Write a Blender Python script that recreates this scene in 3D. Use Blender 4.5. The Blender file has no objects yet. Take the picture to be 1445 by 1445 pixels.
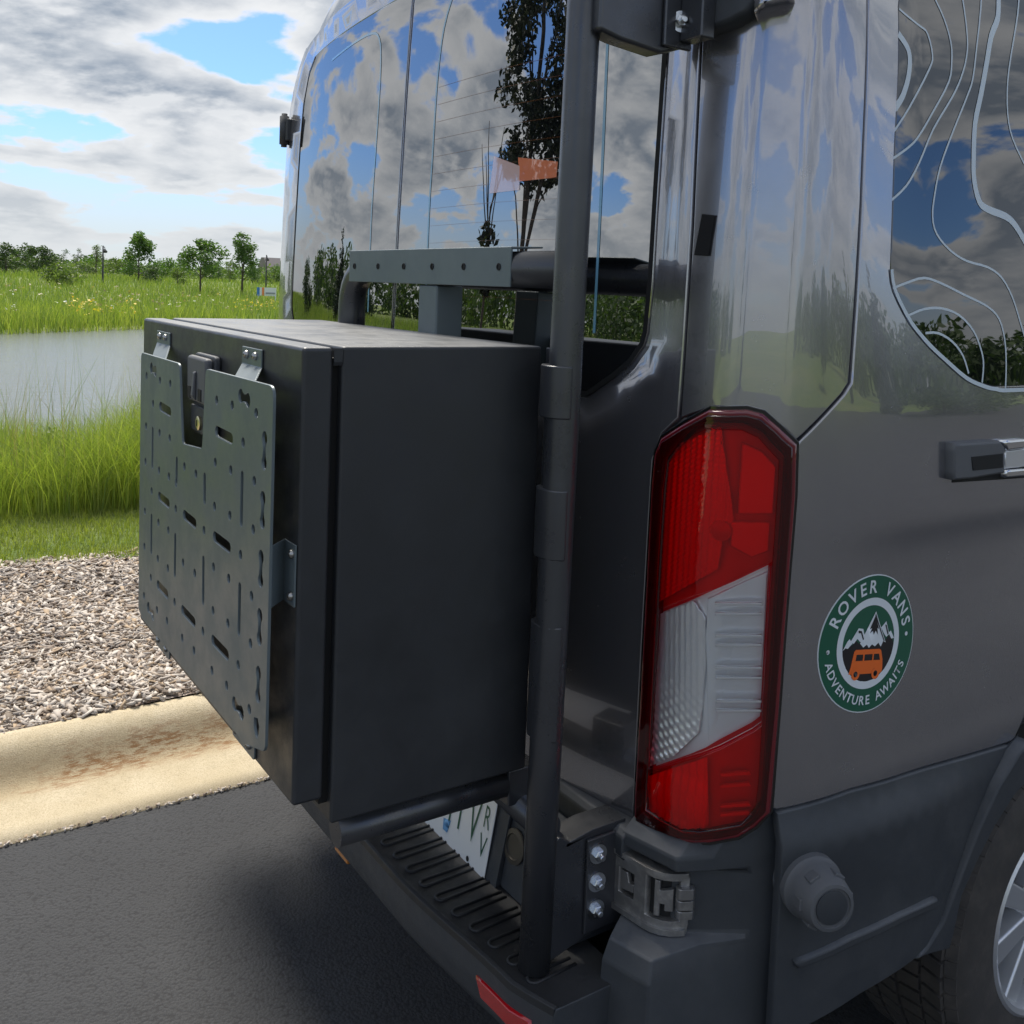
import bpy, bmesh, math, random
import numpy as np
from mathutils import Vector, Matrix
from mathutils.geometry import delaunay_2d_cdt
R=math.radians
random.seed(7); RNG=np.random.default_rng(11)
scene=bpy.context.scene; COL=scene.collection
# ---------------------------------------------------------------- camera
cam_d=bpy.data.cameras.new('camera'); cam=bpy.data.objects.new('camera',cam_d); COL.objects.link(cam)
cam_d.sensor_width=36; cam_d.lens=34.74; cam_d.shift_y=-0.1537; cam_d.clip_start=.05; cam_d.clip_end=3000
yaw,pit,rol=.980930391,.0667264135,.0373560005
fw=Vector((-math.sin(yaw)*math.cos(pit),math.cos(yaw)*math.cos(pit),-math.sin(pit)))
rt=Vector((math.cos(yaw),math.sin(yaw),0)); up=rt.cross(fw)
rt2=rt*math.cos(rol)+up*math.sin(rol); up2=up*math.cos(rol)-rt*math.sin(rol)
cam.matrix_world=Matrix(((rt2.x,up2.x,-fw.x,1.9843),(rt2.y,up2.y,-fw.y,-1.0052),(rt2.z,up2.z,-fw.z,1.62),(0,0,0,1)))
scene.camera=cam
# ---------------------------------------------------------------- light
SUN_AZ=R(80)      # left of +Y
SUN_EL=R(54)
sdir=Vector((-math.sin(SUN_AZ)*math.cos(SUN_EL),math.cos(SUN_AZ)*math.cos(SUN_EL),math.sin(SUN_EL)))
sun_d=bpy.data.lights.new('sun','SUN'); sun=bpy.data.objects.new('sun',sun_d); COL.objects.link(sun)
sun_d.energy=2.6; sun_d.angle=R(24); sun_d.color=(1,.94,.84)
sun.rotation_euler=(-sdir).to_track_quat('-Z','Y').to_euler(); sun.location=sdir*50
vs=scene.view_settings; vs.view_transform='Standard'; vs.look='None'; vs.gamma=1; vs.use_curve_mapping=False; vs.exposure=1.18

class NT:
    """small helper for node trees"""
    def __init__(s,t): s.t=t; s.n=t.nodes; s.l=t.links
    def add(s,typ,ins=None,**kw):
        n=s.n.new(typ)
        for k,v in kw.items(): setattr(n,k,v)
        for k,v in (ins or {}).items():
            if isinstance(v,bpy.types.NodeSocket): s.l.new(v,n.inputs[k])
            else: n.inputs[k].default_value=v
        return n
    def math(s,op,a,b=0.,c=None,clamp=False):
        n=s.n.new('ShaderNodeMath'); n.operation=op; n.use_clamp=clamp
        for i,v in enumerate((a,b)+((c,) if c is not None else ())):
            if isinstance(v,bpy.types.NodeSocket): s.l.new(v,n.inputs[i])
            else: n.inputs[i].default_value=v
        return n.outputs[0]
    def mapr(s,v,a,b,c=0.,d=1.,smooth=True):
        n=s.n.new('ShaderNodeMapRange'); n.interpolation_type='SMOOTHSTEP' if smooth else 'LINEAR'
        s.l.new(v,n.inputs[0])
        for i,x in enumerate((a,b,c,d)): n.inputs[i+1].default_value=x
        return n.outputs[0]
    def mix(s,f,a,b,mode='MIX'):
        n=s.n.new('ShaderNodeMix'); n.data_type='RGBA'; n.blend_type=mode
        for k,v in ((0,f),(6,a),(7,b)):
            if isinstance(v,bpy.types.NodeSocket): s.l.new(v,n.inputs[k])
            else: n.inputs[k].default_value=v if not isinstance(v,tuple) or len(v)==4 else v+(1,)
        return n.outputs[2]
    def noise(s,vec,scale,detail=4,rough=.5,dist=0.):
        n=s.add('ShaderNodeTexNoise',{'Scale':scale,'Detail':detail,'Roughness':rough,'Distortion':dist})
        if vec is not None: s.l.new(vec,n.inputs['Vector'])
        return n.outputs[0]
# ---------------------------------------------------------------- sky with procedural cumulus
world=bpy.data.worlds.new('World'); scene.world=world; world.use_nodes=True
W=NT(world.node_tree); W.n.clear()
sky=W.add('ShaderNodeTexSky',sky_type='NISHITA',sun_disc=False,sun_elevation=SUN_EL,sun_rotation=-SUN_AZ,altitude=200,air_density=1.0,dust_density=.6,ozone_density=1.6)
tc=W.add('ShaderNodeTexCoord'); sep=W.add('ShaderNodeSeparateXYZ',{0:tc.outputs['Generated']})
dz=W.math('MAXIMUM',sep.outputs[2],.0)
den=W.math('ADD',dz,.22)
px=W.math('DIVIDE',sep.outputs[0],den); py=W.math('DIVIDE',sep.outputs[1],den)
p=W.add('ShaderNodeCombineXYZ',{0:px,1:py,2:13.3}).outputs[0]
p2=W.add('ShaderNodeVectorMath',{0:p,1:(-.034,.008,.022)},operation='ADD').outputs[0]
def dens(q):
    a=W.noise(q,1.9,12,.52,.12); return a
d1=dens(p); d2=dens(p2)
cov=W.mapr(d1,.435,.485)
thick=W.mapr(d1,.44,.60)
edge=W.math('SUBTRACT',d1,d2)
lit=W.math('MULTIPLY_ADD',edge,10.,.45,clamp=True)
shade=W.math('MULTIPLY',thick,W.math('SUBTRACT',1.25,lit),clamp=True)
cl=W.mix(shade,(4.05,4.12,4.2),(1.55,1.82,2.2))
blue=W.mix(1.0,sky.outputs[0],(.40,.54,.76),'MULTIPLY')
c=W.mix(cov,blue,cl)
hz=W.mapr(sep.outputs[2],.0,.17,.85,.0)
c=W.mix(hz,c,(3.2,3.35,3.45))
bg=W.add('ShaderNodeBackground',{'Color':c,'Strength':.1})
W.add('ShaderNodeOutputWorld',{0:bg.outputs[0]})
# ---------------------------------------------------------------- materials
def mat(name,base=(.5,.5,.5),rough=.5,metal=0.,coat=0.,coat_rough=.02,ior=1.5,bump=None,var=None,spec=.5,coat_ior=1.5):
    m=bpy.data.materials.new(name); m.use_nodes=True; t=NT(m.node_tree); b=t.n['Principled BSDF']
    b.inputs['Base Color'].default_value=(*base,1); b.inputs['Roughness'].default_value=rough; b.inputs['Metallic'].default_value=metal
    b.inputs['Coat Weight'].default_value=coat; b.inputs['Coat Roughness'].default_value=coat_rough; b.inputs['IOR'].default_value=ior
    b.inputs['Coat IOR'].default_value=coat_ior; b.inputs['Specular IOR Level'].default_value=spec
    if bump or var: obc=t.add('ShaderNodeTexCoord').outputs['Object']
    if bump:
        sc,st,ds=bump
        n=t.noise(obc,sc,3,.6); bn=t.add('ShaderNodeBump',{'Height':n,'Strength':st,'Distance':ds}); t.l.new(bn.outputs[0],b.inputs['Normal'])
    if var:
        sc,col2,lo,hi=var
        n=t.noise(obc,sc,6,.65); t.l.new(t.mix(t.mapr(n,lo,hi),base,col2),b.inputs['Base Color'])
    return m,t,b
M={}
def mk(k,*a,**kw):
    M[k]=mat(k,*a,**kw)[0]; return M[k]
def paint():
    m,t,b=mat('grey_metallic_paint',(.30,.298,.318),.30,.8,1.,.015,coat_ior=2.0)
    o=t.add('ShaderNodeTexCoord').outputs['Object']
    fl=t.add('ShaderNodeTexVoronoi',{'Vector':o,'Scale':2600.}); 
    t.l.new(t.mix(t.math('MULTIPLY',fl.outputs['Distance'],.55),(.345,.342,.362),(.25,.248,.266)),b.inputs['Base Color'])
    dust=t.noise(o,9,8,.7); t.l.new(t.mapr(dust,.35,.75,.20,.29),b.inputs['Roughness'])
    t.l.new(t.mapr(t.noise(o,35,6,.7),.4,.8,.004,.022),b.inputs['Coat Roughness'])
    M['paint']=m
paint()
mk('gap',(.004,.004,.004),.8)
mk('powder',(.026,.028,.031),.42,bump=(850,.3,.0007),spec=.6,var=(3.,(.036,.038,.041),.4,.7))
mk('powder_grey',(.118,.148,.158),.40,metal=.2,bump=(1200,.10,.0005),var=(4.,(.135,.165,.175),.4,.7))
mk('tube',(.030,.032,.037),.30,bump=(700,.10,.0005),spec=1.,var=(6.,(.036,.038,.043),.45,.7))
mk('plastic',(.042,.047,.053),.52,bump=(950,.5,.0010),var=(7.,(.056,.060,.065),.42,.75))
mk('step_plastic',(.018,.019,.021),.5,bump=(1300,.3,.0006),var=(20.,(.05,.05,.048),.58,.8))
mk('rubber',(.11,.114,.12),.6,bump=(800,.3,.0005))
mk('zinc',(.62,.64,.66),.28,1.,bump=(400,.1,.0004))  # sky reflection put into the colour: lighter grey than the tubes
mk('steel',(.40,.39,.37),.30,1.)
mk('catch_metal',(.34,.335,.33),.42,.85,bump=(500,.25,.0008),var=(40.,(.52,.51,.49),.45,.7))
mk('chrome',(.75,.76,.77),.12,1.)  # lighter grey here too, standing in for the bright sky it mirrors
mk('brass',(.75,.66,.40),.3,1.)
mk('black_gloss',(.006,.006,.006),.08,coat=1.)
mk('reflector_red',(.45,.004,.008),.18,coat=1.,bump=(500,.3,.001))
mk('white_plate',(.78,.80,.80),.35)
mk('plate_green',(.02,.10,.06),.4); mk('plate_blue',(.15,.35,.62),.4)
mk('velcro',(.010,.010,.011),.95,bump=(1500,1.,.002))
mk('sticker_green',(.008,.105,.058),.32,coat=.4); mk('sticker_white',(.74,.78,.80),.35); mk('sticker_black',(.010,.009,.012),.35,coat=.4); mk('sticker_orange',(.86,.16,.025),.35)
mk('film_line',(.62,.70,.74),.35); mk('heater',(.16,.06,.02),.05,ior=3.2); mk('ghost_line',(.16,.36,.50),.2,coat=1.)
mk('reflection_orange',(.75,.22,.10),.12,coat=1.,coat_ior=2.2)  # flat colour for the orange part of a mirrored sign
mk('reflection_pink',(.72,.50,.46),.1,coat=1.,coat_ior=2.2)  # flat colour for the pale part of a mirrored sign
mk('alloy',(.74,.75,.76),.34,.65,coat=.5)
mk('tyre',(.055,.050,.045),.8,bump=(300,.4,.001),var=(14.,(.085,.075,.065),.4,.7))
mk('amber',(.55,.20,.03),.25,coat=1.)
mk('dark_cavity',(.006,.006,.006),.7)
def glass(name,base,ior,rough=.0):
    m,t,b=mat(name,base,rough,0.,0.,ior=ior)
    o=t.add('ShaderNodeTexCoord').outputs['Object']
    bn=t.add('ShaderNodeBump',{'Height':t.noise(o,2.2,2,.5),'Strength':.05,'Distance':.02}); t.l.new(bn.outputs[0],b.inputs['Normal'])
    M[name]=m
def painted_sheen(k,col,amt):  # mixes a lighter sky sheen into the colour of upward faces
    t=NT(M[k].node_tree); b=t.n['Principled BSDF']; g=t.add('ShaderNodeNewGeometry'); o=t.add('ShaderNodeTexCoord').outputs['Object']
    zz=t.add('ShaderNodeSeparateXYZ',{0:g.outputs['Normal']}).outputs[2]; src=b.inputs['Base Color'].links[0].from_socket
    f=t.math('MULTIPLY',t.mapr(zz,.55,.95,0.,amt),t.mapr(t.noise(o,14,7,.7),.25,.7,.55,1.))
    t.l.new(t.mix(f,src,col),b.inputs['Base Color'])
def worn(k,lo,hi,sc):
    t=NT(M[k].node_tree); b=t.n['Principled BSDF']; o=t.add('ShaderNodeTexCoord').outputs['Object']
    t.l.new(t.mapr(t.noise(o,sc,9,.72),.3,.72,lo,hi),b.inputs['Roughness'])
worn('powder',.33,.58,11); worn('plastic',.42,.66,13); worn('tube',.24,.42,16); worn('powder_grey',.33,.52,12); worn('step_plastic',.38,.65,25)
painted_sheen('powder',(.20,.21,.22),.55); painted_sheen('step_plastic',(.10,.10,.10),.25); painted_sheen('tube',(.14,.14,.14),.3); painted_sheen('plastic',(.19,.20,.215),.5); painted_sheen('powder_grey',(.24,.27,.29),.4)  # tops and ledges coloured lighter, as if catching the sky
glass('rear_glass',(.006,.007,.008),4.2); glass('side_glass',(.005,.0055,.007),2.15,.012)
def lens(name,col,refl=.12):
    m=bpy.data.materials.new(name); m.use_nodes=True; t=NT(m.node_tree); t.n.clear()
    tr=t.add('ShaderNodeBsdfTransparent',{'Color':(*col,1)}); gl=t.add('ShaderNodeBsdfGlossy',{'Color':(1,1,1,1),'Roughness':.03})
    o=t.add('ShaderNodeTexCoord').outputs['Object']
    bn=t.add('ShaderNodeBump',{'Height':t.noise(o,60,3,.5),'Strength':.08,'Distance':.003}); t.l.new(bn.outputs[0],gl.inputs['Normal'])
    fr=t.add('ShaderNodeFresnel',{'IOR':1.55})
    mx=t.add('ShaderNodeMixShader',{0:t.math('MULTIPLY',fr.outputs[0],1.1,clamp=True),1:tr.outputs[0],2:gl.outputs[0]})
    t.add('ShaderNodeOutputMaterial',{0:mx.outputs[0]}); M[name]=m
lens('red_lens',(1.0,.006,.012)); lens('clear_lens',(.96,.97,.97)); lens('dark_lens',(.55,.01,.02))
mk('lamp_silver',(.95,.95,.95),.22,.5,bump=(120,.25,.002)); mk('lamp_red',(1.,.02,.025),.25,.15); mk('lamp_grey',(.90,.91,.92),.25,.35); mk('lamp_red_deep',(.68,.014,.022),.3,.1); mk('lamp_red_facet',(1.,.03,.03),.2,.55); mk('plug',(.075,.068,.055),.5,.3); mk('bezel_red',(.15,.006,.012),.08,coat=1.)
def leaf(name,c1,c2,tr=.35,rough=.55):
    m=bpy.data.materials.new(name); m.use_nodes=True; t=NT(m.node_tree); t.n.clear()
    g=t.add('ShaderNodeNewGeometry'); c=t.mix(g.outputs['Random Per Island'],c1,c2)
    d=t.add('ShaderNodeBsdfPrincipled',{'Base Color':c,'Roughness':rough}); 
    tl=t.add('ShaderNodeBsdfTranslucent',{'Color':t.mix(1.,c,(1.3,1.5,.6),'MULTIPLY')})
    mx=t.add('ShaderNodeMixShader',{0:tr,1:d.outputs[0],2:tl.outputs[0]}); t.add('ShaderNodeOutputMaterial',{0:mx.outputs[0]}); M[name]=m
leaf('grass_blade',(.14,.20,.03),(.33,.36,.09),.45); leaf('lawn_blade',(.17,.215,.035),(.31,.33,.075),.35); leaf('meadow_blade',(.10,.17,.03),(.26,.29,.08),.4)
leaf('leaf_mid',(.06,.115,.028),(.125,.205,.055)); leaf('leaf_dark',(.038,.068,.024),(.08,.125,.038),.3); leaf('leaf_pale',(.08,.13,.03),(.16,.21,.06)); leaf('leaf_needle',(.015,.03,.014),(.035,.055,.022),.15); leaf('leaf_plum',(.010,.016,.010),(.032,.042,.020),.15)
leaf('flower_yellow',(.75,.50,.03),(.85,.62,.08),.3); leaf('flower_white',(.7,.7,.62),(.8,.8,.75),.3); leaf('seed_head',(.25,.20,.10),(.38,.32,.16),.3)
leaf('chip',(.19,.14,.11),(.62,.54,.48),.0,.85)
def chip_ramp():
    t=NT(M['chip'].node_tree); mixn=[n for n in t.n if n.type=='MIX'][0]; g=[n for n in t.n if n.type=='NEW_GEOMETRY'][0]
    r=t.add('ShaderNodeValToRGB',{0:g.outputs['Random Per Island']}); cr=r.color_ramp; cr.interpolation='LINEAR'
    cr.elements[0].color=(.20,.16,.125,1); cr.elements[1].color=(.54,.49,.43,1)
    for p_,c_ in ((.18,(.27,.21,.165,1)),(.32,(.42,.31,.20,1)),(.42,(.38,.33,.28,1)),(.72,(.52,.46,.40,1))):
        k=cr.elements.new(p_); k.color=c_
    for l in list(mixn.outputs[2].links): t.l.new(r.outputs[0],l.to_socket)
chip_ramp()
mk('bark',(.09,.075,.06),.9,bump=(30,.8,.02))
mk('lamp_post_black',(.015,.015,.016),.5); mk('sign_white',(.75,.77,.78),.5); mk('sign_blue',(.05,.20,.55),.5); mk('sign_orange',(.8,.25,.08),.5); mk('sign_grey',(.3,.32,.34),.5)
mk('roof_shingle',(.20,.18,.18),.9,bump=(6,.4,.05)); mk('house_wall',(.42,.38,.33),.9)
def ground_mats():
    m,t,b=mat('asphalt',(.05,.05,.05),.88); o=t.add('ShaderNodeTexCoord').outputs['Object']
    v=t.add('ShaderNodeTexVoronoi',{'Vector':o,'Scale':130.}); n=t.noise(o,2.0,6,.6); n2=t.noise(o,420,3,.7)
    c=t.mix(t.mapr(n2,.35,.7),(.027,.028,.030),(.056,.057,.061)); c=t.mix(t.mapr(n,.4,.75,0.,.5),c,(.064,.066,.070))
    c=t.mix(t.mapr(v.outputs['Distance'],.55,.85,0.,.75),c,(.022,.022,.024)); t.l.new(c,b.inputs['Base Color'])
    h=t.math('ADD',t.math('MULTIPLY',v.outputs['Distance'],-1.),t.math('MULTIPLY',n2,.6))
    bn=t.add('ShaderNodeBump',{'Height':h,'Strength':.6,'Distance':.006}); t.l.new(bn.outputs[0],b.inputs['Normal']); M['asphalt']=m
    m,t,b=mat('curb_concrete',(.5,.42,.27),.85); o=t.add('ShaderNodeTexCoord').outputs['Object']; sp=t.add('ShaderNodeSeparateXYZ',{0:o})
    n=t.noise(o,5,8,.65); n2=t.noise(o,220,4,.7)
    c=t.mix(t.mapr(n,.35,.7),(.55,.46,.305),(.63,.54,.38)); c=t.mix(t.mapr(n2,.42,.70,0.,.75),c,(.36,.28,.165)); n3=t.noise(o,38,8,.75); c=t.mix(t.mapr(n3,.50,.72,0.,.45),c,(.34,.28,.18)); c=t.mix(t.mapr(t.noise(o,650,2,.6),.60,.72,0.,.7),c,(.20,.15,.09))
    st=t.add('ShaderNodeMapping',{'Vector':o,'Scale':(30,7,30)}).outputs[0]
    rust=t.noise(st,3.,9,.75); band=t.math('MULTIPLY',t.mapr(sp.outputs[0],-1.42,-1.35),t.mapr(sp.outputs[0],-1.23,-1.31))
    c=t.mix(t.math('MULTIPLY',band,t.math('MULTIPLY',t.mapr(rust,.44,.57),t.mapr(n,.40,.56)),clamp=True),c,(.23,.085,.018))
    c=t.mix(t.math('MULTIPLY',band,.38),c,(.33,.23,.11))
    t.l.new(c,b.inputs['Base Color']); bn=t.add('ShaderNodeBump',{'Height':t.math('ADD',n2,t.math('MULTIPLY',n,1.5)),'Strength':.8,'Distance':.005}); t.l.new(bn.outputs[0],b.inputs['Normal']); M['curb']=m
    m,t,b=mat('mulch_base',(.12,.09,.07),.95); o=t.add('ShaderNodeTexCoord').outputs['Object']
    v=t.add('ShaderNodeTexVoronoi',{'Vector':o,'Scale':45.}); cs=t.add('ShaderNodeSeparateXYZ',{0:v.outputs['Color']})
    t.l.new(t.mix(cs.outputs[0],(.16,.11,.08),(.50,.42,.36)),b.inputs['Base Color']); bn=t.add('ShaderNodeBump',{'Height':cs.outputs[1],'Strength':.8,'Distance':.02}); t.l.new(bn.outputs[0],b.inputs['Normal']); M['mulch']=m
    m,t,b=mat('meadow_ground',(.15,.2,.05),.95); o=t.add('ShaderNodeTexCoord').outputs['Object']
    n=t.noise(o,.05,8,.6); n2=t.noise(o,1.1,8,.7); n3=t.noise(o,14,5,.7)
    c=t.mix(t.mapr(n2,.35,.7),(.10,.17,.03),(.21,.25,.06)); c=t.mix(t.mapr(n,.45,.65,0.,.6),c,(.26,.27,.09)); c=t.mix(t.mapr(n3,.5,.75,0.,.6),c,(.06,.10,.02))
    t.l.new(c,b.inputs['Base Color']); bn=t.add('ShaderNodeBump',{'Height':n3,'Strength':.8,'Distance':.08}); t.l.new(bn.outputs[0],b.inputs['Normal']); M['meadow']=m
    m,t,b=mat('pond_water',(.15,.16,.155),.16,ior=1.7); o=t.add('ShaderNodeTexCoord').outputs['Object']
    mp=t.add('ShaderNodeMapping',{'Vector':o,'Scale':(1.,.55,1.)}).outputs[0]
    bn=t.add('ShaderNodeBump',{'Height':t.noise(mp,3.5,6,.6),'Strength':.35,'Distance':.12}); t.l.new(bn.outputs[0],b.inputs['Normal']); M['water']=m
    mk('road_paint',(.42,.42,.41),.7,bump=(200,.4,.002)); mk('path_gravel',(.42,.36,.28),.95)
ground_mats()
# ---------------------------------------------------------------- mesh helpers
def link(name,me,m=None,parent=None):
    o=bpy.data.objects.new(name,me); COL.objects.link(o)
    if m is not None and me is not None and not me.materials: me.materials.append(M[m] if isinstance(m,str) else m)
    if parent is not None: o.parent=parent
    return o
def empty(name,loc=(0,0,0)):
    o=bpy.data.objects.new(name,None); COL.objects.link(o); o.location=loc; o.empty_display_size=.1
    return o
def tag(o,label=None,cat=None,group=None,kind=None):
    for k,v in (('label',label),('category',cat),('group',group),('kind',kind)):
        if v: o[k]=v
    return o
def pydata(name,verts,faces,m,parent=None,smooth=False):
    me=bpy.data.meshes.new(name); me.from_pydata(verts,[],faces); 
    if smooth: me.polygons.foreach_set('use_smooth',[True]*len(me.polygons))
    me.update(); o=link(name,me,m,parent); fix(o); return o
OFFS={}
def fix(o):
    """children of a thing whose Empty stands away from the origin keep world-space vertices"""
    r=o.parent
    while r is not None and r.parent is not None: r=r.parent
    if r is not None and r.type=='EMPTY' and o.data is not None and not o.data.get('moved'):
        o.data.transform(Matrix.Translation(-r.location)); o.data['moved']=1
def quads(name,V,nper,m,parent=None,smooth=False):
    """fast mesh of many quads: V is (n*4,3)"""
    n=len(V)//4; me=bpy.data.meshes.new(name); me.vertices.add(len(V)); me.vertices.foreach_set('co',np.asarray(V,np.float32).ravel())
    me.loops.add(n*4); me.loops.foreach_set('vertex_index',np.arange(n*4,dtype=np.int32)); me.polygons.add(n)
    me.polygons.foreach_set('loop_start',np.arange(0,n*4,4,dtype=np.int32)); me.polygons.foreach_set('loop_total',np.full(n,4,np.int32)); me.update(calc_edges=True)
    o=link(name,me,m,parent); fix(o); return o
def bevel(o,w=.003,seg=2,ang=35):
    md=o.modifiers.new('bevel','BEVEL'); md.width=w; md.segments=seg; md.limit_method='ANGLE'; md.angle_limit=R(ang); md.harden_normals=True
    for p_ in o.data.polygons: p_.use_smooth=True
    return o
def box(name,lo,hi,m,parent=None,bev=.002,seg=2,mtx=None):
    x0,y0,z0=lo;x1,y1,z1=hi
    v=[Vector(q) for q in ((x0,y0,z0),(x1,y0,z0),(x1,y1,z0),(x0,y1,z0),(x0,y0,z1),(x1,y0,z1),(x1,y1,z1),(x0,y1,z1))]
    if mtx: v=[mtx@q for q in v]
    o=pydata(name,v,[(0,3,2,1),(4,5,6,7),(0,1,5,4),(1,2,6,5),(2,3,7,6),(3,0,4,7)],m,parent)
    if bev: bevel(o,bev,seg)
    return o
def prism(name,poly,axis,a,b,m,parent=None,bev=.0015,seg=2,mtx=None):
    """extrude a 2D polygon along an axis between a and b (axis 0: poly=(y,z); 1: (x,z); 2: (x,y))"""
    def P(q,t): return Vector((t,q[0],q[1]) if axis==0 else (q[0],t,q[1]) if axis==1 else (q[0],q[1],t))
    n=len(poly); v=[P(q,a) for q in poly]+[P(q,b) for q in poly]
    if mtx: v=[mtx@q for q in v]
    f=[tuple(range(n)),tuple(range(2*n-1,n-1,-1))]+[(i,i+n,(i+1)%n+n,(i+1)%n) for i in range(n)]
    me=bpy.data.meshes.new(name); me.from_pydata(v,[],f); bm=bmesh.new(); bm.from_mesh(me); bmesh.ops.recalc_face_normals(bm,faces=bm.faces); bm.to_mesh(me); bm.free()
    o=link(name,me,m,parent); fix(o)
    if bev: bevel(o,bev,seg)
    return o
def frame_at(n,hint=Vector((0,0,1))):
    n=Vector(n).normalized(); u=hint.cross(n)
    if u.length<1e-3: u=Vector((1,0,0)).cross(n)
    u.normalize(); return u,n.cross(u),n
def tube(name,pts,r,m,parent=None,n=20,caps=True,bm_only=None):
    pts=[Vector(q) for q in pts]; rr=r if isinstance(r,(list,tuple)) else [r]*len(pts)
    V=[];F=[]; prev=None
    for i,q in enumerate(pts):
        t=(pts[min(i+1,len(pts)-1)]-pts[max(i-1,0)]).normalized()
        if prev is None: u,w,_=frame_at(t)
        else:
            u=(prev-t*prev.dot(t)).normalized(); w=t.cross(u)
        prev=u
        for k in range(n):
            a=2*math.pi*k/n; V.append(q+u*(rr[i]*math.cos(a))+w*(rr[i]*math.sin(a)))
    for i in range(len(pts)-1):
        for k in range(n): F.append((i*n+k,i*n+(k+1)%n,(i+1)*n+(k+1)%n,(i+1)*n+k))
    if caps: F.append(tuple(range(n-1,-1,-1))); F.append(tuple(range((len(pts)-1)*n,len(pts)*n)))
    if bm_only is not None:
        o=len(bm_only[0]); bm_only[0].extend(V); bm_only[1].extend([tuple(k+o for k in f) for f in F]); return
    ob=pydata(name,V,F,m,parent)
    for p_ in ob.data.polygons: p_.use_smooth=len(p_.vertices)==4
    return ob
def bend(pts,rad,k=6):
    """polyline with rounded corners"""
    pts=[Vector(q) for q in pts]; out=[pts[0]]
    for a,b,c_ in zip(pts[:-2],pts[1:-1],pts[2:]):
        d0=(a-b).normalized(); d1=(c_-b).normalized(); p0=b+d0*rad; p1=b+d1*rad
        for i in range(k+1):
            t=i/k; out.append(p0*(1-t)**2+b*2*t*(1-t)+p1*t*t)
    out.append(pts[-1]); return out
def lathe(name,prof,loc,axis,m,parent=None,n=28,flat=False,caps=True):
    """prof: (radius, distance along axis)"""
    u,w,a=frame_at(axis); loc=Vector(loc); V=[];F=[]
    for r,h in prof:
        for k in range(n):
            t=2*math.pi*k/n; V.append(loc+a*h+u*(r*math.cos(t))+w*(r*math.sin(t)))
    for i in range(len(prof)-1):
        for k in range(n): F.append((i*n+k,i*n+(k+1)%n,(i+1)*n+(k+1)%n,(i+1)*n+k))
    if caps: F.append(tuple(range(n-1,-1,-1))); F.append(tuple(range((len(prof)-1)*n,len(prof)*n)))
    o=pydata(name,V,F,m,parent)
    if not flat:
        for p_ in o.data.polygons: p_.use_smooth=len(p_.vertices)==4
        o.data.set_sharp_from_angle(angle=R(32))
    return o
def bolt(name,loc,axis,r,m,parent,stud=True):
    u,w,a=frame_at(axis)
    o=lathe(name,[(r*1.9,0),(r*1.9,r*.35),(r*1.15,r*.36),(r*1.15,r*.37)],loc,axis,m,parent,n=20)
    hx=lathe('nut',[(r*1.15,r*.3),(r*1.15,r*1.1),(r*.9,r*1.25)],loc,axis,m,o,n=6,flat=True)
    if stud: lathe('stud',[(r*.6,r*1.2),(r*.6,r*2.0),(r*.45,r*2.15)],loc,axis,m,o,n=12)
    return o
def button(name,loc,axis,r,m,parent):
    o=lathe(name,[(r,0),(r,r*.25),(r*.85,r*.6),(r*.5,r*.85),(r*.28,r*.9),(r*.26,r*.5)],loc,axis,m,parent,n=16); return o
# ---- van body surface: plan outline (half, metres) and height-dependent shift
def chaikin(p,n):
    for _ in range(n):
        q=[p[0]]
        for a,b in zip(p[:-1],p[1:]):
            q.append((a[0]*.75+b[0]*.25,a[1]*.75+b[1]*.25)); q.append((a[0]*.25+b[0]*.75,a[1]*.25+b[1]*.75))
        q.append(p[-1]); p=q
    return p
HALF=[(0,0),(.30,.006),(.58,.030),(.80,.066),(.885,.083),(.912,.0895),(.925,.0935),(.934,.103),(.955,.1255),(.982,.1545),(.990,.1635),(.9945,.175),(1.006,.206),(1.022,.29),(1.03,.46),(1.03,1.2),(1.03,5.0)]
PLAN=chaikin([(-.30,.006)]+HALF,4)
i0=min(range(len(PLAN)),key=lambda i:abs(PLAN[i][0]))
PLAN=[(0.0,PLAN[i0][1])]+[p for p in PLAN if p[0]>1e-4]
ARC=[0.0]
for a,b in zip(PLAN[:-1],PLAN[1:]): ARC.append(ARC[-1]+math.hypot(b[0]-a[0],b[1]-a[1]))
def lerp_tab(t,x):
    if x<=t[0][0]: return t[0][1]
    for (a,u),(b,v) in zip(t[:-1],t[1:]):
        if x<=b: return u+(v-u)*(x-a)/(b-a)
    return t[-1][1]
def smooth(a,b,x):
    t=min(1,max(0,(x-a)/(b-a))); return t*t*(3-2*t)
def spline_tab(t,x):
    # monotone-ish smooth interpolation (catmull)
    n=len(t)
    if x<=t[0][0]: return t[0][1]
    if x>=t[-1][0]: return t[-1][1]
    for i in range(n-1):
        if x<=t[i+1][0]: break
    x0,y0=t[i];x1,y1=t[i+1]
    m=lambda k:(t[min(n-1,k+1)][1]-t[max(0,k-1)][1])/(t[min(n-1,k+1)][0]-t[max(0,k-1)][0])
    h=x1-x0;u=(x-x0)/h
    return (2*u**3-3*u*u+1)*y0+(u**3-2*u*u+u)*h*m(i)+(-2*u**3+3*u*u)*y1+(u**3-u*u)*h*m(i+1)
SIDE=[(.3,.004),(.75,.008),(.84,.007),(.90,.002),(1.0,-.004),(1.12,-.009),(1.19,-.0075),(1.225,-.004),(1.262,.0025),(1.295,.0048),(1.34,.0055),(1.44,.004),(1.50,.000),(1.65,-.010),(1.8,-.022),(2.0,-.040),(2.15,-.066),(2.25,-.10),(2.33,-.145),(2.42,-.235),(2.5,-.36),(2.6,-.6)]
REAR=[(.3,.0),(.9,.0),(1.2,.003),(1.5,.010),(1.8,.018),(2.1,.03),(2.3,.042),(2.45,.07),(2.6,.18)]
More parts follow.
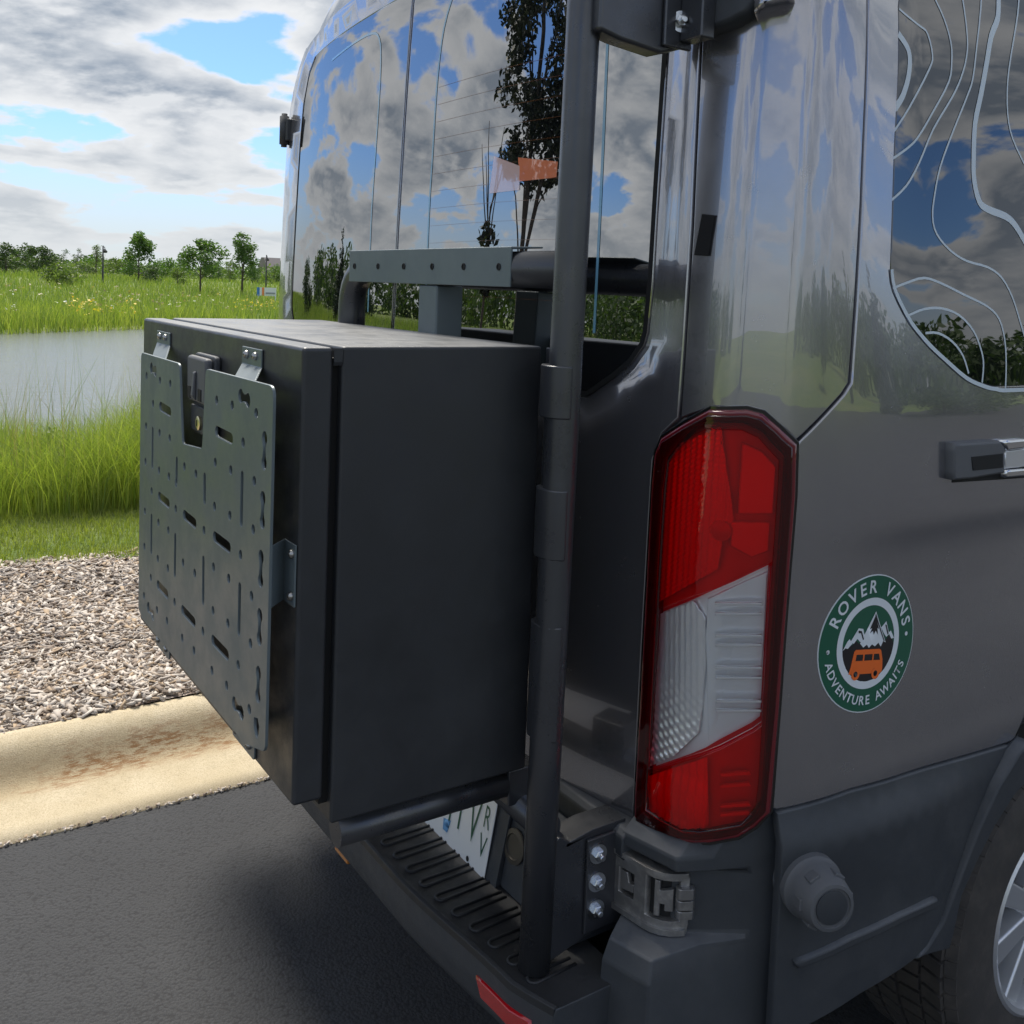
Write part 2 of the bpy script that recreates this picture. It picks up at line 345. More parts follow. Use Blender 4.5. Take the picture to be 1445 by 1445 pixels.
def surf(s,z,off=0.0):
    def base(s,z):
        a=abs(s); lo,hi=0,len(ARC)-1
        if a>=ARC[-1]: i=len(ARC)-2
        else:
            while hi-lo>1:
                m=(lo+hi)//2
                if ARC[m]<=a: lo=m
                else: hi=m
            i=lo
        t=(a-ARC[i])/(ARC[i+1]-ARC[i])
        x=PLAN[i][0]+t*(PLAN[i+1][0]-PLAN[i][0]); y=PLAN[i][1]+t*(PLAN[i+1][1]-PLAN[i][1])
        w=smooth(.97,1.30,a)
        hi_w=smooth(2.05,2.4,z)
        x+=spline_tab(SIDE,z)*(w+(1-w)*hi_w*smooth(.3,1.2,a))
        y+=spline_tab(REAR,z)*(1-smooth(.85,1.6,a))
        return (x if s>=0 else -x*1.08,y,z)
    p=base(s,z)
    n=normal_of(base,s,z)
    return (p[0]+n[0]*off,p[1]+n[1]*off,p[2]+n[2]*off),n
def normal_of(fn,s,z,e=.006):
    a=fn(s+e,z);b=fn(s-e,z);c=fn(s,z+e);d=fn(s,z-e)
    u=[a[i]-b[i] for i in range(3)];v=[c[i]-d[i] for i in range(3)]
    n=(u[1]*v[2]-u[2]*v[1],u[2]*v[0]-u[0]*v[2],u[0]*v[1]-u[1]*v[0])
    l=math.sqrt(sum(k*k for k in n))
    return (n[0]/l,n[1]/l,n[2]/l)

def onsurf(s,z,off=0.0): return Vector(surf(s,z,off)[0])
def poly_in(x,y,poly):
    c_=False;j=len(poly)-1
    for i in range(len(poly)):
        xi,yi=poly[i];xj,yj=poly[j]
        if (yi>y)!=(yj>y) and x<(xj-xi)*(y-yi)/(yj-yi)+xi: c_=not c_
        j=i
    return c_
def area(p_): return .5*sum(p_[i-1][0]*p_[i][1]-p_[i][0]*p_[i-1][1] for i in range(len(p_)))
def resample(poly,g):
    out=[]
    for i in range(len(poly)):
        a,b=poly[i],poly[(i+1)%len(poly)]; k=max(1,int(math.ceil(math.hypot(b[0]-a[0],b[1]-a[1])/g)))
        for j in range(k): out.append((a[0]+(b[0]-a[0])*j/k,a[1]+(b[1]-a[1])*j/k))
    return out
def rounded(poly,r,k=4):
    """round the corners of a polygon; r may be a list"""
    out=[];n=len(poly)
    for i in range(n):
        a,b,c_=[Vector(poly[(i+d)%n]) for d in (-1,0,1)]; ri=r[i] if isinstance(r,(list,tuple)) else r
        ri=min(ri,(a-b).length*.45,(c_-b).length*.45)
        if ri<1e-5: out.append(tuple(b)); continue
        p0=b+(a-b).normalized()*ri; p1=b+(c_-b).normalized()*ri
        for j in range(k+1):
            t=j/k; q=p0*(1-t)**2+b*2*t*(1-t)+p1*t*t; out.append((q.x,q.y))
    return out
def inset(poly,d):
    """move the outline inwards by d (poly counter-clockwise)"""
    out=[];n=len(poly)
    for i in range(n):
        a,b,c_=[Vector(poly[(i+k)%n]) for k in (-1,0,1)]
        e0=(b-a).normalized(); e1=(c_-b).normalized(); n0=Vector((-e0.y,e0.x)); n1=Vector((-e1.y,e1.x)); m_=n0+n1
        if m_.length<1e-6: m_=n0.copy()
        m_.normalize(); out.append(tuple(b+m_*(d/max(.45,m_.dot(n0)))))
    return out
def fill(outer,holes,grid):
    pts=list(outer); edges=[(i,(i+1)%len(outer)) for i in range(len(outer))]
    for h in holes:
        o=len(pts); pts+=h; edges+=[(o+i,o+(i+1)%len(h)) for i in range(len(h))]
    nb=len(pts)
    if grid:
        xs=[q[0] for q in outer]; ys=[q[1] for q in outer]
        x=min(xs)+grid*.5; row=0
        B=np.array(pts)
        while x<max(xs):
            y=min(ys)+grid*(.5 if row%2 else 1.)
            while y<max(ys):
                if poly_in(x,y,outer) and not any(poly_in(x,y,h) for h in holes) and np.min((B[:,0]-x)**2+(B[:,1]-y)**2)>(grid*.45)**2: pts.append((x,y))
                y+=grid
            x+=grid; row+=1
    v,e,f,ov,oe,of=delaunay_2d_cdt([Vector(q) for q in pts],edges,[],0,1e-6)
    tri=[]
    for t in f:
        cx=sum(v[i][0] for i in t)/3; cy=sum(v[i][1] for i in t)/3
        if poly_in(cx,cy,outer) and not any(poly_in(cx,cy,h) for h in holes): tri.append(list(t))
    vv=[(q[0],q[1]) for q in v]
    remap={}
    for i,lst in enumerate(ov):
        for k in lst: remap[k]=i
    return vv,tri,remap,nb
def patch(name,outer,m,parent=None,holes=(),off=0.,depth=.012,r=.003,grid=.03,offfn=None,mp=None):
    """panel lying on the body surface (or on any map mp(s,z,off)->(point,normal)) with rolled edges and real thickness"""
    mp=mp or surf
    o2=(lambda s,z:off+offfn(s,z)) if offfn else (lambda s,z:off)
    outer=resample(outer,max(grid,.004)); 
    if area(outer)<0: outer=outer[::-1]
    hs=[]
    for h in holes:
        h=resample(h,max(grid,.004)); hs.append(h if area(h)<0 else h[::-1])
    bnd=[outer]+hs; ins=[inset(b,r) if r else b for b in bnd]
    vv,tri,remap,nb=fill(ins[0],ins[1:],grid)
    V=[];Nn=[]
    e=.004
    for s,z in vv:
        P_,n=mp(s,z,o2(s,z)); 
        if offfn:
            n=normal_of(lambda a,b:mp(a,b,o2(a,b))[0],s,z,e)
        V.append(Vector(P_)); Nn.append(Vector(n))
    F=[t if True else t for t in tri]
    # orient
    def tri_ok(t):
        a,b,c_=[V[i] for i in t]; return (b-a).cross(c_-a).dot(Nn[t[0]])>0
    F=[tuple(t) if tri_ok(t) else tuple(t[::-1]) for t in F]
    if depth:
        k=0
        for b,bi in zip(bnd,ins):
            n=len(b); ring0=[remap[k+i] for i in range(n)]; k+=n
            levels=[((.35,-.12),),((1.,-.9),),((1.,None),)] if r else [((1.,None),)]
            rings=[ring0]
            for lv in levels:
                t,dd=lv[0]; rg=[]
                for i in range(n):
                    s=bi[i][0]+(b[i][0]-bi[i][0])*t; z=bi[i][1]+(b[i][1]-bi[i][1])*t
                    oo=o2(s,z)+(dd*r if dd is not None else -depth); V.append(Vector(mp(s,z,oo)[0])); Nn.append(Vector((0,0,0))); rg.append(len(V)-1)
                rings.append(rg)
            for a,c_ in zip(rings[:-1],rings[1:]):
                for i in range(n): F.append((a[i],c_[i],c_[(i+1)%n],a[(i+1)%n]))
    me=bpy.data.meshes.new(name); me.from_pydata(V,[],F); me.polygons.foreach_set('use_smooth',[True]*len(me.polygons)); me.update()
    me.normals_split_custom_set_from_vertices([tuple(q) for q in Nn])
    ob=link(name,me,m,parent); fix(ob)
    return ob
def ribbon(name,pts,w,m,parent,off,mp=None,close=False,sub=3):
    """flat printed line of width w on the surface"""
    mp=mp or surf
    P_=[Vector(q) for q in pts]
    # catmull-rom smoothing
    Q=[]
    for i in range(len(P_)-1):
        p0=P_[max(i-1,0)];p1=P_[i];p2_=P_[i+1];p3=P_[min(i+2,len(P_)-1)]
        for j in range(sub):
            t=j/sub; Q.append(.5*((2*p1)+(p2_-p0)*t+(2*p0-5*p1+4*p2_-p3)*t*t+(3*p1-p0-3*p2_+p3)*t**3))
    Q.append(P_[-1]); V=[];F=[]
    for i,q in enumerate(Q):
        t=(Q[min(i+1,len(Q)-1)]-Q[max(i-1,0)]).normalized(); nn=Vector((-t.y,t.x))
        ww=w if not callable(w) else w(i/(len(Q)-1))
        for sgn in (-.5,.5):
            V.append(mp(q.x+nn.x*ww*sgn,q.y+nn.y*ww*sgn,off)[0])
    for i in range(len(Q)-1): F.append((2*i,2*i+2,2*i+3,2*i+1))
    a,b,c_=[Vector(V[k]) for k in F[0][:3]]
    nv=Vector(mp(Q[0].x,Q[0].y,0)[1])
    if (b-a).cross(c_-a).dot(nv)<0: F=[f[::-1] for f in F]
    return pydata(name,V,F,m,parent,True)
def seam_poly(*lists):
    out=[]
    for l in lists: out+=list(l)
    return out
# ================================================================ ground
def seg_shore(x,y):
    # signed distance beyond the far shoreline (positive = far meadow)
    ax,ay,bx_,by=-35.8,3.2,-39.9,9.0; dx,dy=bx_-ax,by-ay; L=math.hypot(dx,dy)
    return ((x-ax)*(-dy)+(y-ay)*dx)/L*-1 if False else -(((x-ax)*dy-(y-ay)*dx)/L)
def terr(x,y):
    """height of the land"""
    n=.10*math.sin(x*.11+y*.07)+.07*math.sin(x*.05-y*.13+1.)
    if x>-3.4:
        z=-.06
        if x>22 or y<-26 or y>40: z=.12
        return z
    d=-x
    far=math.hypot(x,y)
    sh=max(seg_shore(x,y),0.)
    if y<-4.5 or x>-9: near=.13-.03*smooth(3.5,6,d)
    near=.12-.02*smooth(4,6,d)
    # pond basin
    inb=smooth(6.2,9.5,d)*smooth(-9.,-4.,y)*(1-smooth(-.5,.8,sh)) if sh<.8 else 0.
    rise=-.55+1.3*smooth(0,60,sh)+.012*max(0,sh-40)
    land=near+ (rise-near)*smooth(15,34,d)*smooth(-12,-3,y)+ (n*.6+.35*smooth(8,40,d))*(1-smooth(-12,-3,y))+n*smooth(10,60,sh)
    if sh>0 and inb==0: return land
    return land*(1-inb)+(-1.3)*inb
def axis_steps(lo,hi,fine_lo,fine_hi,st,grow=1.22):
    a=list(np.arange(fine_lo,fine_hi,st)); v=fine_hi;s=st
    while v<hi: a.append(v); s*=grow; v+=s
    a.append(hi); v=fine_lo;s=st;b=[]
    while True:
        s*=grow; v-=s
        if v<=lo: break
        b.append(v)
    return [lo]+b[::-1]+a
gx=axis_steps(-1500,900,-48,-3.4,.8); gx=[q for q in gx if abs(q+3.44)>.25 and abs(q+3.9)>.1]; gx=sorted(gx+[-3.44,-3.9])
gy=axis_steps(-900,1200,-16,24,.9)
V=[(x,y,terr(x,y)) for x in gx for y in gy]; ny=len(gy)
F=[(i*ny+j,(i+1)*ny+j,(i+1)*ny+j+1,i*ny+j+1) for i in range(len(gx)-1) for j in range(ny-1)]
tag(pydata('ground',V,F,'meadow',None,True),kind='structure')
tag(pydata('parking_lot',[(-1.012,-26,0),(20,-26,0),(20,38,0),(-1.012,38,0)],[(0,1,2,3)],'asphalt'),kind='structure')
tag(pydata('pond_water',[(-60,-8,-.62),(-5.6,-8,-.62),(-5.6,40,-.62),(-60,40,-.62)],[(0,1,2,3)],'water'),kind='structure')
prof=[(-1.012,-.1),(-1.012,.004),(-1.10,.0045),(-1.28,.008),(-1.305,.013),(-1.328,.024),(-1.35,.042),(-1.372,.066),(-1.395,.090),(-1.416,.106),(-1.44,.116),(-1.47,.120),(-1.498,.121),(-1.508,.112),(-1.510,-.1)]
ys=list(np.arange(-14,20,.25)); V=[];F=[]
for y in ys:
    for i,(a,b) in enumerate(prof):
        j=.0035*math.sin(y*37+i)*(1 if i in (1,) else .15); V.append((a+j,y,b))
n=len(prof)
for i in range(len(ys)-1):
    for j in range(n-1): F.append((i*n+j,(i+1)*n+j,(i+1)*n+j+1,i*n+j+1))
cu=pydata('kerb',V,F,'curb',None,True); tag(cu,kind='structure')
bmm=bmesh.new(); bmm.from_mesh(cu.data); bmesh.ops.recalc_face_normals(bmm,faces=bmm.faces); bmm.to_mesh(cu.data); bmm.free()
def mulz(x,y): return .108+.012*math.sin(x*3.1+y*1.7)+.010*math.sin(x*7.3-y*5.1)
gxm=np.linspace(-3.55,-1.505,22); gym=np.linspace(-14,20,170)
V=[(x,y,mulz(x,y)-.004) for x in gxm for y in gym]; F=[(i*170+j,i*170+j+1,(i+1)*170+j+1,(i+1)*170+j) for i in range(21) for j in range(169)]
F=[f[::-1] for f in F]
tag(pydata('mulch_bed',V,F,'mulch',None,True),kind='structure')
# wood chips
def chips(name,n,x0,x1,y0,y1,lmin,lmax,zf,spread=.014):
    c=np.stack([RNG.uniform(x0,x1,n),RNG.uniform(y0,y1,n)],1); z=np.array([zf(a,b) for a,b in c])+RNG.uniform(-.002,spread,n)
    L=(lmin+(lmax-lmin)*RNG.random(n)**1.8)*.5; Wd=L*RNG.uniform(.18,.45,n); T=RNG.uniform(.0012,.0035,n); yaw_=RNG.uniform(0,2*np.pi,n); pt=RNG.normal(0,.28,n); rl=RNG.normal(0,.35,n)
    ux=np.stack([np.cos(yaw_)*np.cos(pt),np.sin(yaw_)*np.cos(pt),np.sin(pt)],1); vx=np.stack([-np.sin(yaw_)*np.cos(rl),np.cos(yaw_)*np.cos(rl),np.sin(rl)],1); wx=np.cross(ux,vx)
    P=np.concatenate([c,z[:,None]],1); cor={}
    tp=RNG.uniform(.3,1.,n)
    for i,(a,b,d) in enumerate(((-1,-1,-1),(1,-1,-1),(1,1,-1),(-1,1,-1),(-1,-1,1),(1,-1,1),(1,1,1),(-1,1,1))):
        wf=np.where(a>0,tp,1.)
        cor[i]=P+ux*(a*L)[:,None]+vx*(b*Wd*wf)[:,None]+wx*(d*T)[:,None]
    vs_=np.stack([cor[i] for i in range(8)],1).reshape(-1,3).astype(np.float32)
    fq=np.array([(4,5,6,7),(0,1,5,4),(1,2,6,5),(2,3,7,6),(3,0,4,7)],np.int32); fi=(fq[None]+(np.arange(n)*8)[:,None,None]).reshape(-1)
    me=bpy.data.meshes.new(name); me.vertices.add(len(vs_)); me.vertices.foreach_set('co',vs_.ravel()); me.loops.add(len(fi)); me.loops.foreach_set('vertex_index',fi.astype(np.int32)); nf=n*5
    me.polygons.add(nf); me.polygons.foreach_set('loop_start',np.arange(0,nf*4,4,dtype=np.int32)); me.polygons.foreach_set('loop_total',np.full(nf,4,np.int32)); me.update(calc_edges=True)
    return tag(link(name,me,'chip'),'loose pale wood chips covering the bed behind the kerb','wood chips',kind='stuff')
chips('wood_chips',62000,-3.55,-1.50,-1.6,2.6,.012,.055,mulz)
chips('wood_chips',9000,-3.55,-1.50,2.6,9,.03,.07,mulz)
# crumbs of stone along the joint of kerb and asphalt
cr=chips('stone_crumbs',420,-1.022,-1.004,-1.4,.5,.006,.016,lambda a,b:.004,.004); cr['label']='tiny stones in the joint between kerb and asphalt'; cr['category']='stones'
# ================================================================ grass
def blades(name,P,h,w,m,lean,label,cat='grass',kind='stuff',seg=2,parent=None):
    """P (n,3) roots; h,w arrays; curved blades of seg quads"""
    n=len(P); yaw_=RNG.uniform(0,2*np.pi,n); face=RNG.uniform(0,2*np.pi,n); ln=np.abs(RNG.normal(lean,lean*.6,n))
    d=np.stack([np.cos(yaw_),np.sin(yaw_),np.zeros(n)],1); s=np.stack([np.cos(face),np.sin(face),np.zeros(n)],1)
    Z=np.array([0,0,1.]); rings=[]
    for k in range(seg+1):
        t=k/seg; c=P+d*(ln*h*t*t)[:,None]+Z*(h*t*(1-.25*ln*t))[:,None]; ww=(w*(1-.92*t**1.5))[:,None]
        rings.append((c-s*ww,c+s*ww))
    Q=[]
    for k in range(seg): Q.append(np.stack([rings[k][0],rings[k][1],rings[k+1][1],rings[k+1][0]],1))
    # share vertices inside each blade so that a blade is one island
    vs_=np.stack([r for k in range(seg+1) for r in rings[k]],1).reshape(-1,3).astype(np.float32); nv=2*(seg+1)
    fq=np.array([(2*k,2*k+1,2*k+3,2*k+2) for k in range(seg)],np.int32); fi=(fq[None]+(np.arange(n)*nv)[:,None,None]).reshape(-1)
    me=bpy.data.meshes.new(name); me.vertices.add(len(vs_)); me.vertices.foreach_set('co',vs_.ravel()); nf=n*seg; me.loops.add(nf*4); me.loops.foreach_set('vertex_index',fi.astype(np.int32))
    me.polygons.add(nf); me.polygons.foreach_set('loop_start',np.arange(0,nf*4,4,dtype=np.int32)); me.polygons.foreach_set('loop_total',np.full(nf,4,np.int32)); me.update(calc_edges=True)
    o=link(name,me,m,parent)
    if kind: tag(o,label,cat,kind=kind)
    return o
def scatter(n,x0,x1,y0,y1,f=None):
    c=np.stack([RNG.uniform(x0,x1,n),RNG.uniform(y0,y1,n)],1)
    if f is not None: c=c[[f(a,b) for a,b in c]]
    z=np.array([terr(a,b) for a,b in c]); return np.concatenate([c,z[:,None]],1)
P=scatter(70000,-6.3,-3.42,-2.2,4.2); blades('lawn_grass',P,RNG.uniform(.03,.07,len(P)),RNG.uniform(.0016,.003,len(P)),'lawn_blade',.5,'short mown grass strip behind the wood chips')
P=scatter(9000,-6.3,-3.42,4.2,12); blades('lawn_grass',P,RNG.uniform(.04,.08,len(P)),RNG.uniform(.004,.007,len(P)),'lawn_blade',.5,'short mown grass strip behind the wood chips')
def dens_tall(a,b): return RNG.random()<.25+.75*smooth(.35,.6,.5+.5*math.sin(a*1.9+b*1.3)*math.sin(b*2.3-a*.7))
P=scatter(130000,-9.3,-4.45,-2.4,5.5,dens_tall); hh=RNG.uniform(.28,.80,len(P))*np.array([.8+.2*math.sin(a*1.3+b*2.1) for a,b,_ in P]); blades('tall_grass',P,hh,RNG.uniform(.0016,.0038,len(P)),'grass_blade',.42,'tall green waterside grass on the near bank of the pond',seg=3)
P=scatter(1300,-9.3,-4.8,-2.4,5.5,dens_tall); blades('reeds',P,RNG.uniform(.7,1.12,len(P)),RNG.uniform(.002,.0035,len(P)),'meadow_blade',.2,'thin taller stems standing out of the tall bank grass',seg=3)
P=scatter(11000,-9.5,-4.6,5.5,16); blades('tall_grass',P,RNG.uniform(.4,.9,len(P)),RNG.uniform(.006,.012,len(P)),'grass_blade',.35,'tall green waterside grass on the near bank of the pond')
# leafy weeds and dead stems mixed into the bank
wc=[]
for k in range(80):
    x,y=RNG.uniform(-8.6,-4.7),RNG.uniform(-2.2,5.2); wc.append(((x,y,terr(x,y)+RNG.uniform(.08,.26)),RNG.uniform(.06,.14)))
def bank_weeds():
    o=crown_mesh('bank_weeds',wc,6000,.024,'leaf_pale',None); tag(o,'broad-leaved weeds growing among the tall bank grass','weeds',kind='stuff')
P=scatter(1500,-9.0,-4.6,-2.4,5.5); blades('dry_stems',P,RNG.uniform(.45,.95,len(P)),RNG.uniform(.0018,.003,len(P)),'seed_head',.22,'dry straw-coloured stems in the tall bank grass',seg=3)
# far bank and meadow
def farmask(a,b):
    s=seg_shore(a,b); return s>.2
n=70000; r_=30+110*RNG.random(n)**1.6; az=np.radians(RNG.uniform(57,102,n)); c=np.stack([1.98-r_*np.sin(az),-1.0+r_*np.cos(az)],1)
c=c[[farmask(a,b) for a,b in c]]; z=np.array([terr(a,b) for a,b in c]); P=np.concatenate([c,z[:,None]],1); rr_=np.hypot(c[:,0],c[:,1])
blades('meadow_grass',P,RNG.uniform(.35,.95,len(P))*(.9+.3*np.sin(c[:,0]*.6)*np.sin(c[:,1]*.5)),.010+.00022*rr_,'meadow_blade',.3,'rough meadow grass on the far side of the pond')
n=16000; r_=34+16*RNG.random(n); az=np.radians(RNG.uniform(57,102,n)); c=np.stack([1.98-r_*np.sin(az),-1.0+r_*np.cos(az)],1); c=c[[0.<seg_shore(a,b)<7 for a,b in c]]; z=np.array([terr(a,b) for a,b in c]); P=np.concatenate([c,z[:,None]],1)
blades('shore_grass',P,RNG.uniform(.5,1.15,len(P)),RNG.uniform(.012,.025,len(P)),'grass_blade',.25,'brighter green grass along the far water edge')
# grass field seen mirrored in the rear windows (behind and left of the van)
P=scatter(26000,-60,-6,-60,-9); P=P[np.hypot(P[:,0]+2,P[:,1]+2)<62]; blades('field_grass',P,RNG.uniform(.25,.7,len(P)),RNG.uniform(.012,.03,len(P)),'meadow_blade',.35,'open grass field behind the van, mirrored in its rear windows')
def flowers(name,n,fn,m,size,label,cat):
    Q=[]
    for k in range(n):
        x,y=fn(); z=terr(x,y)+RNG.uniform(.45,.95)
        for j in range(3):
            c_=np.array([x,y,z])+RNG.normal(0,size*1.3,3); a=RNG.normal(0,1,3); a/=np.linalg.norm(a); b=np.cross(a,[.3,.2,.9]); b/=np.linalg.norm(b); s=size*RNG.uniform(.6,1.3)
            Q+=[c_-a*s-b*s,c_+a*s-b*s,c_+a*s+b*s,c_-a*s+b*s]
    return tag(quads(name,np.array(Q),4,m),label,cat,kind='stuff')
def fpos(r0,r1,a0,a1):
    def f():
        while True:
            r=RNG.uniform(r0,r1); a=R(RNG.uniform(a0,a1)); x,y=1.98-r*math.sin(a),-1+r*math.cos(a)
            if seg_shore(x,y)>2.5: return x,y
    return f
flowers('yellow_wildflowers',60,fpos(42,62,57,72),'flower_yellow',.03,'scattered yellow wildflowers in the meadow','wildflowers')
flowers('yellow_wildflowers',34,fpos(44,52,77,80.5),'flower_yellow',.045,'patch of yellow wildflowers on the far bank','wildflowers')
flowers('white_wildflowers',28,fpos(40,60,57,88),'flower_white',.035,'tiny white wildflowers in the meadow','wildflowers')
flowers('seed_heads',140,fpos(40,75,57,90),'seed_head',.05,'brown seed heads among the meadow grass','seed heads')
# ================================================================ trees
def crown_mesh(name,clumps,nleaf,leaf_sz,m,parent,flat=.6):
    """leaf-sized faces gathered round clump centres: clumps [(centre,radius)]"""
    tot=sum(r**2 for _,r in clumps); Q=[]
    for c,r in clumps:
        n=max(6,int(nleaf*r*r/tot)); d=RNG.normal(0,1,(n,3)); d/=np.linalg.norm(d,axis=1)[:,None]
        rad=r*RNG.random(n)**.45; P=np.array(c)+d*rad[:,None]*np.array([1,1,flat+.2])
        a=RNG.normal(0,1,(n,3)); a[:,2]*=flat; a/=np.linalg.norm(a,axis=1)[:,None]; b=np.cross(a,RNG.normal(0,1,(n,3))); b/=np.linalg.norm(b,axis=1)[:,None]
        s=(leaf_sz*RNG.uniform(.6,1.3,n))[:,None]
        Q.append(np.stack([P-a*s,P-b*s*.45+a*s*.1,P+a*s,P+b*s*.45+a*s*.1],1).reshape(-1,3))
    return quads(name,np.concatenate(Q),4,m,parent)
def tree(label,cat,x,y,h,w,m,nleaf,leaf_sz,trunk=.22,style='round',group=None,name='tree',seed=0,zz=None,lean=0,thin=None,dense=1):
    global RNG
    old=RNG; RNG=np.random.default_rng(1000+seed); rnd=random.Random(seed)
    z=terr(x,y)-.05 if zz is None else zz
    root=tag(empty(name,(x,y,z)),label,cat,group)
    r0=thin or max(.03,h*.016); th=h*trunk; cl=[]; bmV=([],[])
    top=Vector((x+lean,y,z+h*.93))
    tube('trunk',[(x,y,z),(x+lean*.2,y,z+th),(x+lean*.6+rnd.uniform(-.02,.02)*h,y+rnd.uniform(-.02,.02)*h,z+h*.6),top],[r0*1.3,r0,r0*.55,r0*.1],'bark',None,8,True,bmV)
    nb=7 if style!='shrub' else 5
    if style=='cone':
        for k in range(26):
            t=k/25; zz_=z+h*(.06+.92*t); r=w*.5*(1-t)**.85+.03*w
            for j in range(3 if t<.8 else 1):
                a=rnd.uniform(0,6.28); q=r*rnd.uniform(.35,.8); cl.append(((x+q*math.cos(a),y+q*math.sin(a),zz_),max(.08*w,r*.42)))
    else:
        for k in range(nb*3*dense):
            t=rnd.random(); a=rnd.uniform(0,6.28)
            f=(trunk+.08+(1-trunk-.12)*t) if style!='shrub' else .12+.75*t
            prof_=math.sin(math.pi*min(1,(t*.82+.13)))**.75 if style=='round' else (1-.72*t if style=='pyramid' else math.sin(math.pi*(t*.7+.2)))
            q=w*.5*prof_*rnd.uniform(.35,.85); c_=Vector((x+q*math.cos(a)+lean*f,y+q*math.sin(a),z+h*f)); cl.append((tuple(c_),w*rnd.uniform(.13,.24)*(.55+.45*prof_)/(1+.10*(dense-1))))
            if k<nb*2:
                b=Vector((x+lean*f*.6,y,z+h*max(trunk*.9,f-.22))) if style!='shrub' else Vector((x,y,z+.05*h)); mid=b.lerp(c_,.5)+Vector((0,0,.03*h)); tube('limb',[b,mid,c_],[r0*.45,r0*.28,r0*.08],'bark',None,5,False,bmV)
        if style in('round','pyramid'): cl.append(((x+lean,y,z+h*.93),w*.10))
    o=pydata('trunk',bmV[0],bmV[1],'bark',root,True)
    crown_mesh('crown',cl,nleaf,leaf_sz,m,root)
    RNG=old
    return root
bank_weeds()
CX,CY=1.9843,-1.0052
def at(px_,dist):
    """bearing (degrees left of forward) read off the photograph, walked out to a distance"""
    a=yaw+math.atan((722.5-px_)/1394.4); return CX-dist*math.sin(a),CY+dist*math.cos(a)
HZ=lambda px_: 380.2+.0374*px_
def far_tree(px_,top,wpx,dist,label,cat,m,nleaf,style,trunk,seed,group,name='tree',leafk=1.):
    x,y=at(px_,dist); k=dist/1394.4*1.035; zt=1.62+(HZ(px_)-top)*k; z0=terr(x,y)-.05; h=zt-z0; w=wpx*k*1.28
    return tree(label,cat,x,y,h,w,m,nleaf,max(.10,w*.035)*leafk,trunk,style,group,name,seed)
G1='trees on the far side of the pond'; G2='shrubs on the far side of the pond'
far_tree(280,342,50,92,'young round-crowned tree on a bare trunk, left of the pair beyond the pond','tree','leaf_mid',2600,'round',.30,1,G1)
far_tree(339,331,42,94,'young tree with narrow pointed crown on bare trunk beside the van edge','tree','leaf_mid',2200,'pyramid',.26,2,G1)
far_tree(193,334,46,120,'taller open-topped tree in the middle of the far meadow','tree','leaf_mid',2400,'pyramid',.15,3,G1)
far_tree(52,349,40,130,'dark dense round tree at left, beside the pale shrub','tree','leaf_dark',2000,'shrub',.05,4,G1)
far_tree(6,347,34,118,'dark tree cut off by the left edge of the picture','tree','leaf_dark',1800,'shrub',.05,5,G1)
far_tree(20,352,26,122,'reddish-dark ragged tree beside the leftmost tree','tree','leaf_dark',1400,'shrub',.08,6,G1)
far_tree(30,352,40,190,'far dark tree behind the left-hand trees','tree','leaf_dark',1000,'round',.1,7,G1)
far_tree(87,356,20,200,'small far tree with flat top left of the lamp post','tree','leaf_dark',800,'round',.12,8,G1)
far_tree(107,355,17,205,'small far round tree right beside the first lamp post','tree','leaf_dark',800,'round',.12,9,G1)
far_tree(133,349,22,150,'slim pale tree standing right behind the lamp post','tree','leaf_pale',1000,'pyramid',.15,10,G1)
far_tree(78,372,42,95,'pale yellow-green shrub left of the gravel path','shrub','leaf_pale',1600,'shrub',.02,11,G2,'shrub')
far_tree(110,372,22,150,'small dark shrub left of the lamp post foot','shrub','leaf_dark',900,'shrub',.02,12,G2,'shrub')
far_tree(124,372,16,155,'smallest dark shrub touching the lamp post','shrub','leaf_dark',700,'shrub',.02,13,G2,'shrub')
far_tree(157,366,34,170,'low light green shrub right of the lamp post','shrub','leaf_pale',1100,'shrub',.02,14,G2,'shrub')
far_tree(205,372,28,115,'dark rounded bush at the foot of the open-topped tree','shrub','leaf_dark',1200,'shrub',.02,15,G2,'shrub')
far_tree(184,366,36,150,'bushy green clump left behind the open-topped tree','shrub','leaf_mid',1200,'shrub',.02,16,G2,'shrub')
far_tree(228,365,34,140,'mid green bush between the open-topped and round-crowned trees','shrub','leaf_mid',1300,'shrub',.02,17,G2,'shrub')
far_tree(248,374,22,112,'pale low bush left of the round-crowned tree','shrub','leaf_pale',900,'shrub',.02,18,G2,'shrub')
far_tree(256,366,30,185,'grey-green far bush behind the pale low bush','shrub','leaf_mid',800,'shrub',.02,19,G2,'shrub')
far_tree(305,368,26,150,'green bush between the two young trees','shrub','leaf_mid',1000,'shrub',.02,20,G2,'shrub')
far_tree(322,370,28,145,'pale bush left behind the pointed young tree','shrub','leaf_pale',1000,'shrub',.02,21,G2,'shrub')
far_tree(356,369,26,135,'dark bush right behind the pointed young tree','shrub','leaf_dark',1000,'shrub',.02,22,G2,'shrub')
far_tree(383,370,24,150,'bush behind the lamp post next to the van','shrub','leaf_mid',900,'shrub',.02,23,G2,'shrub')
far_tree(398,372,22,160,'bush half hidden by the edge of the van','shrub','leaf_pale',800,'shrub',.02,24,G2,'shrub')
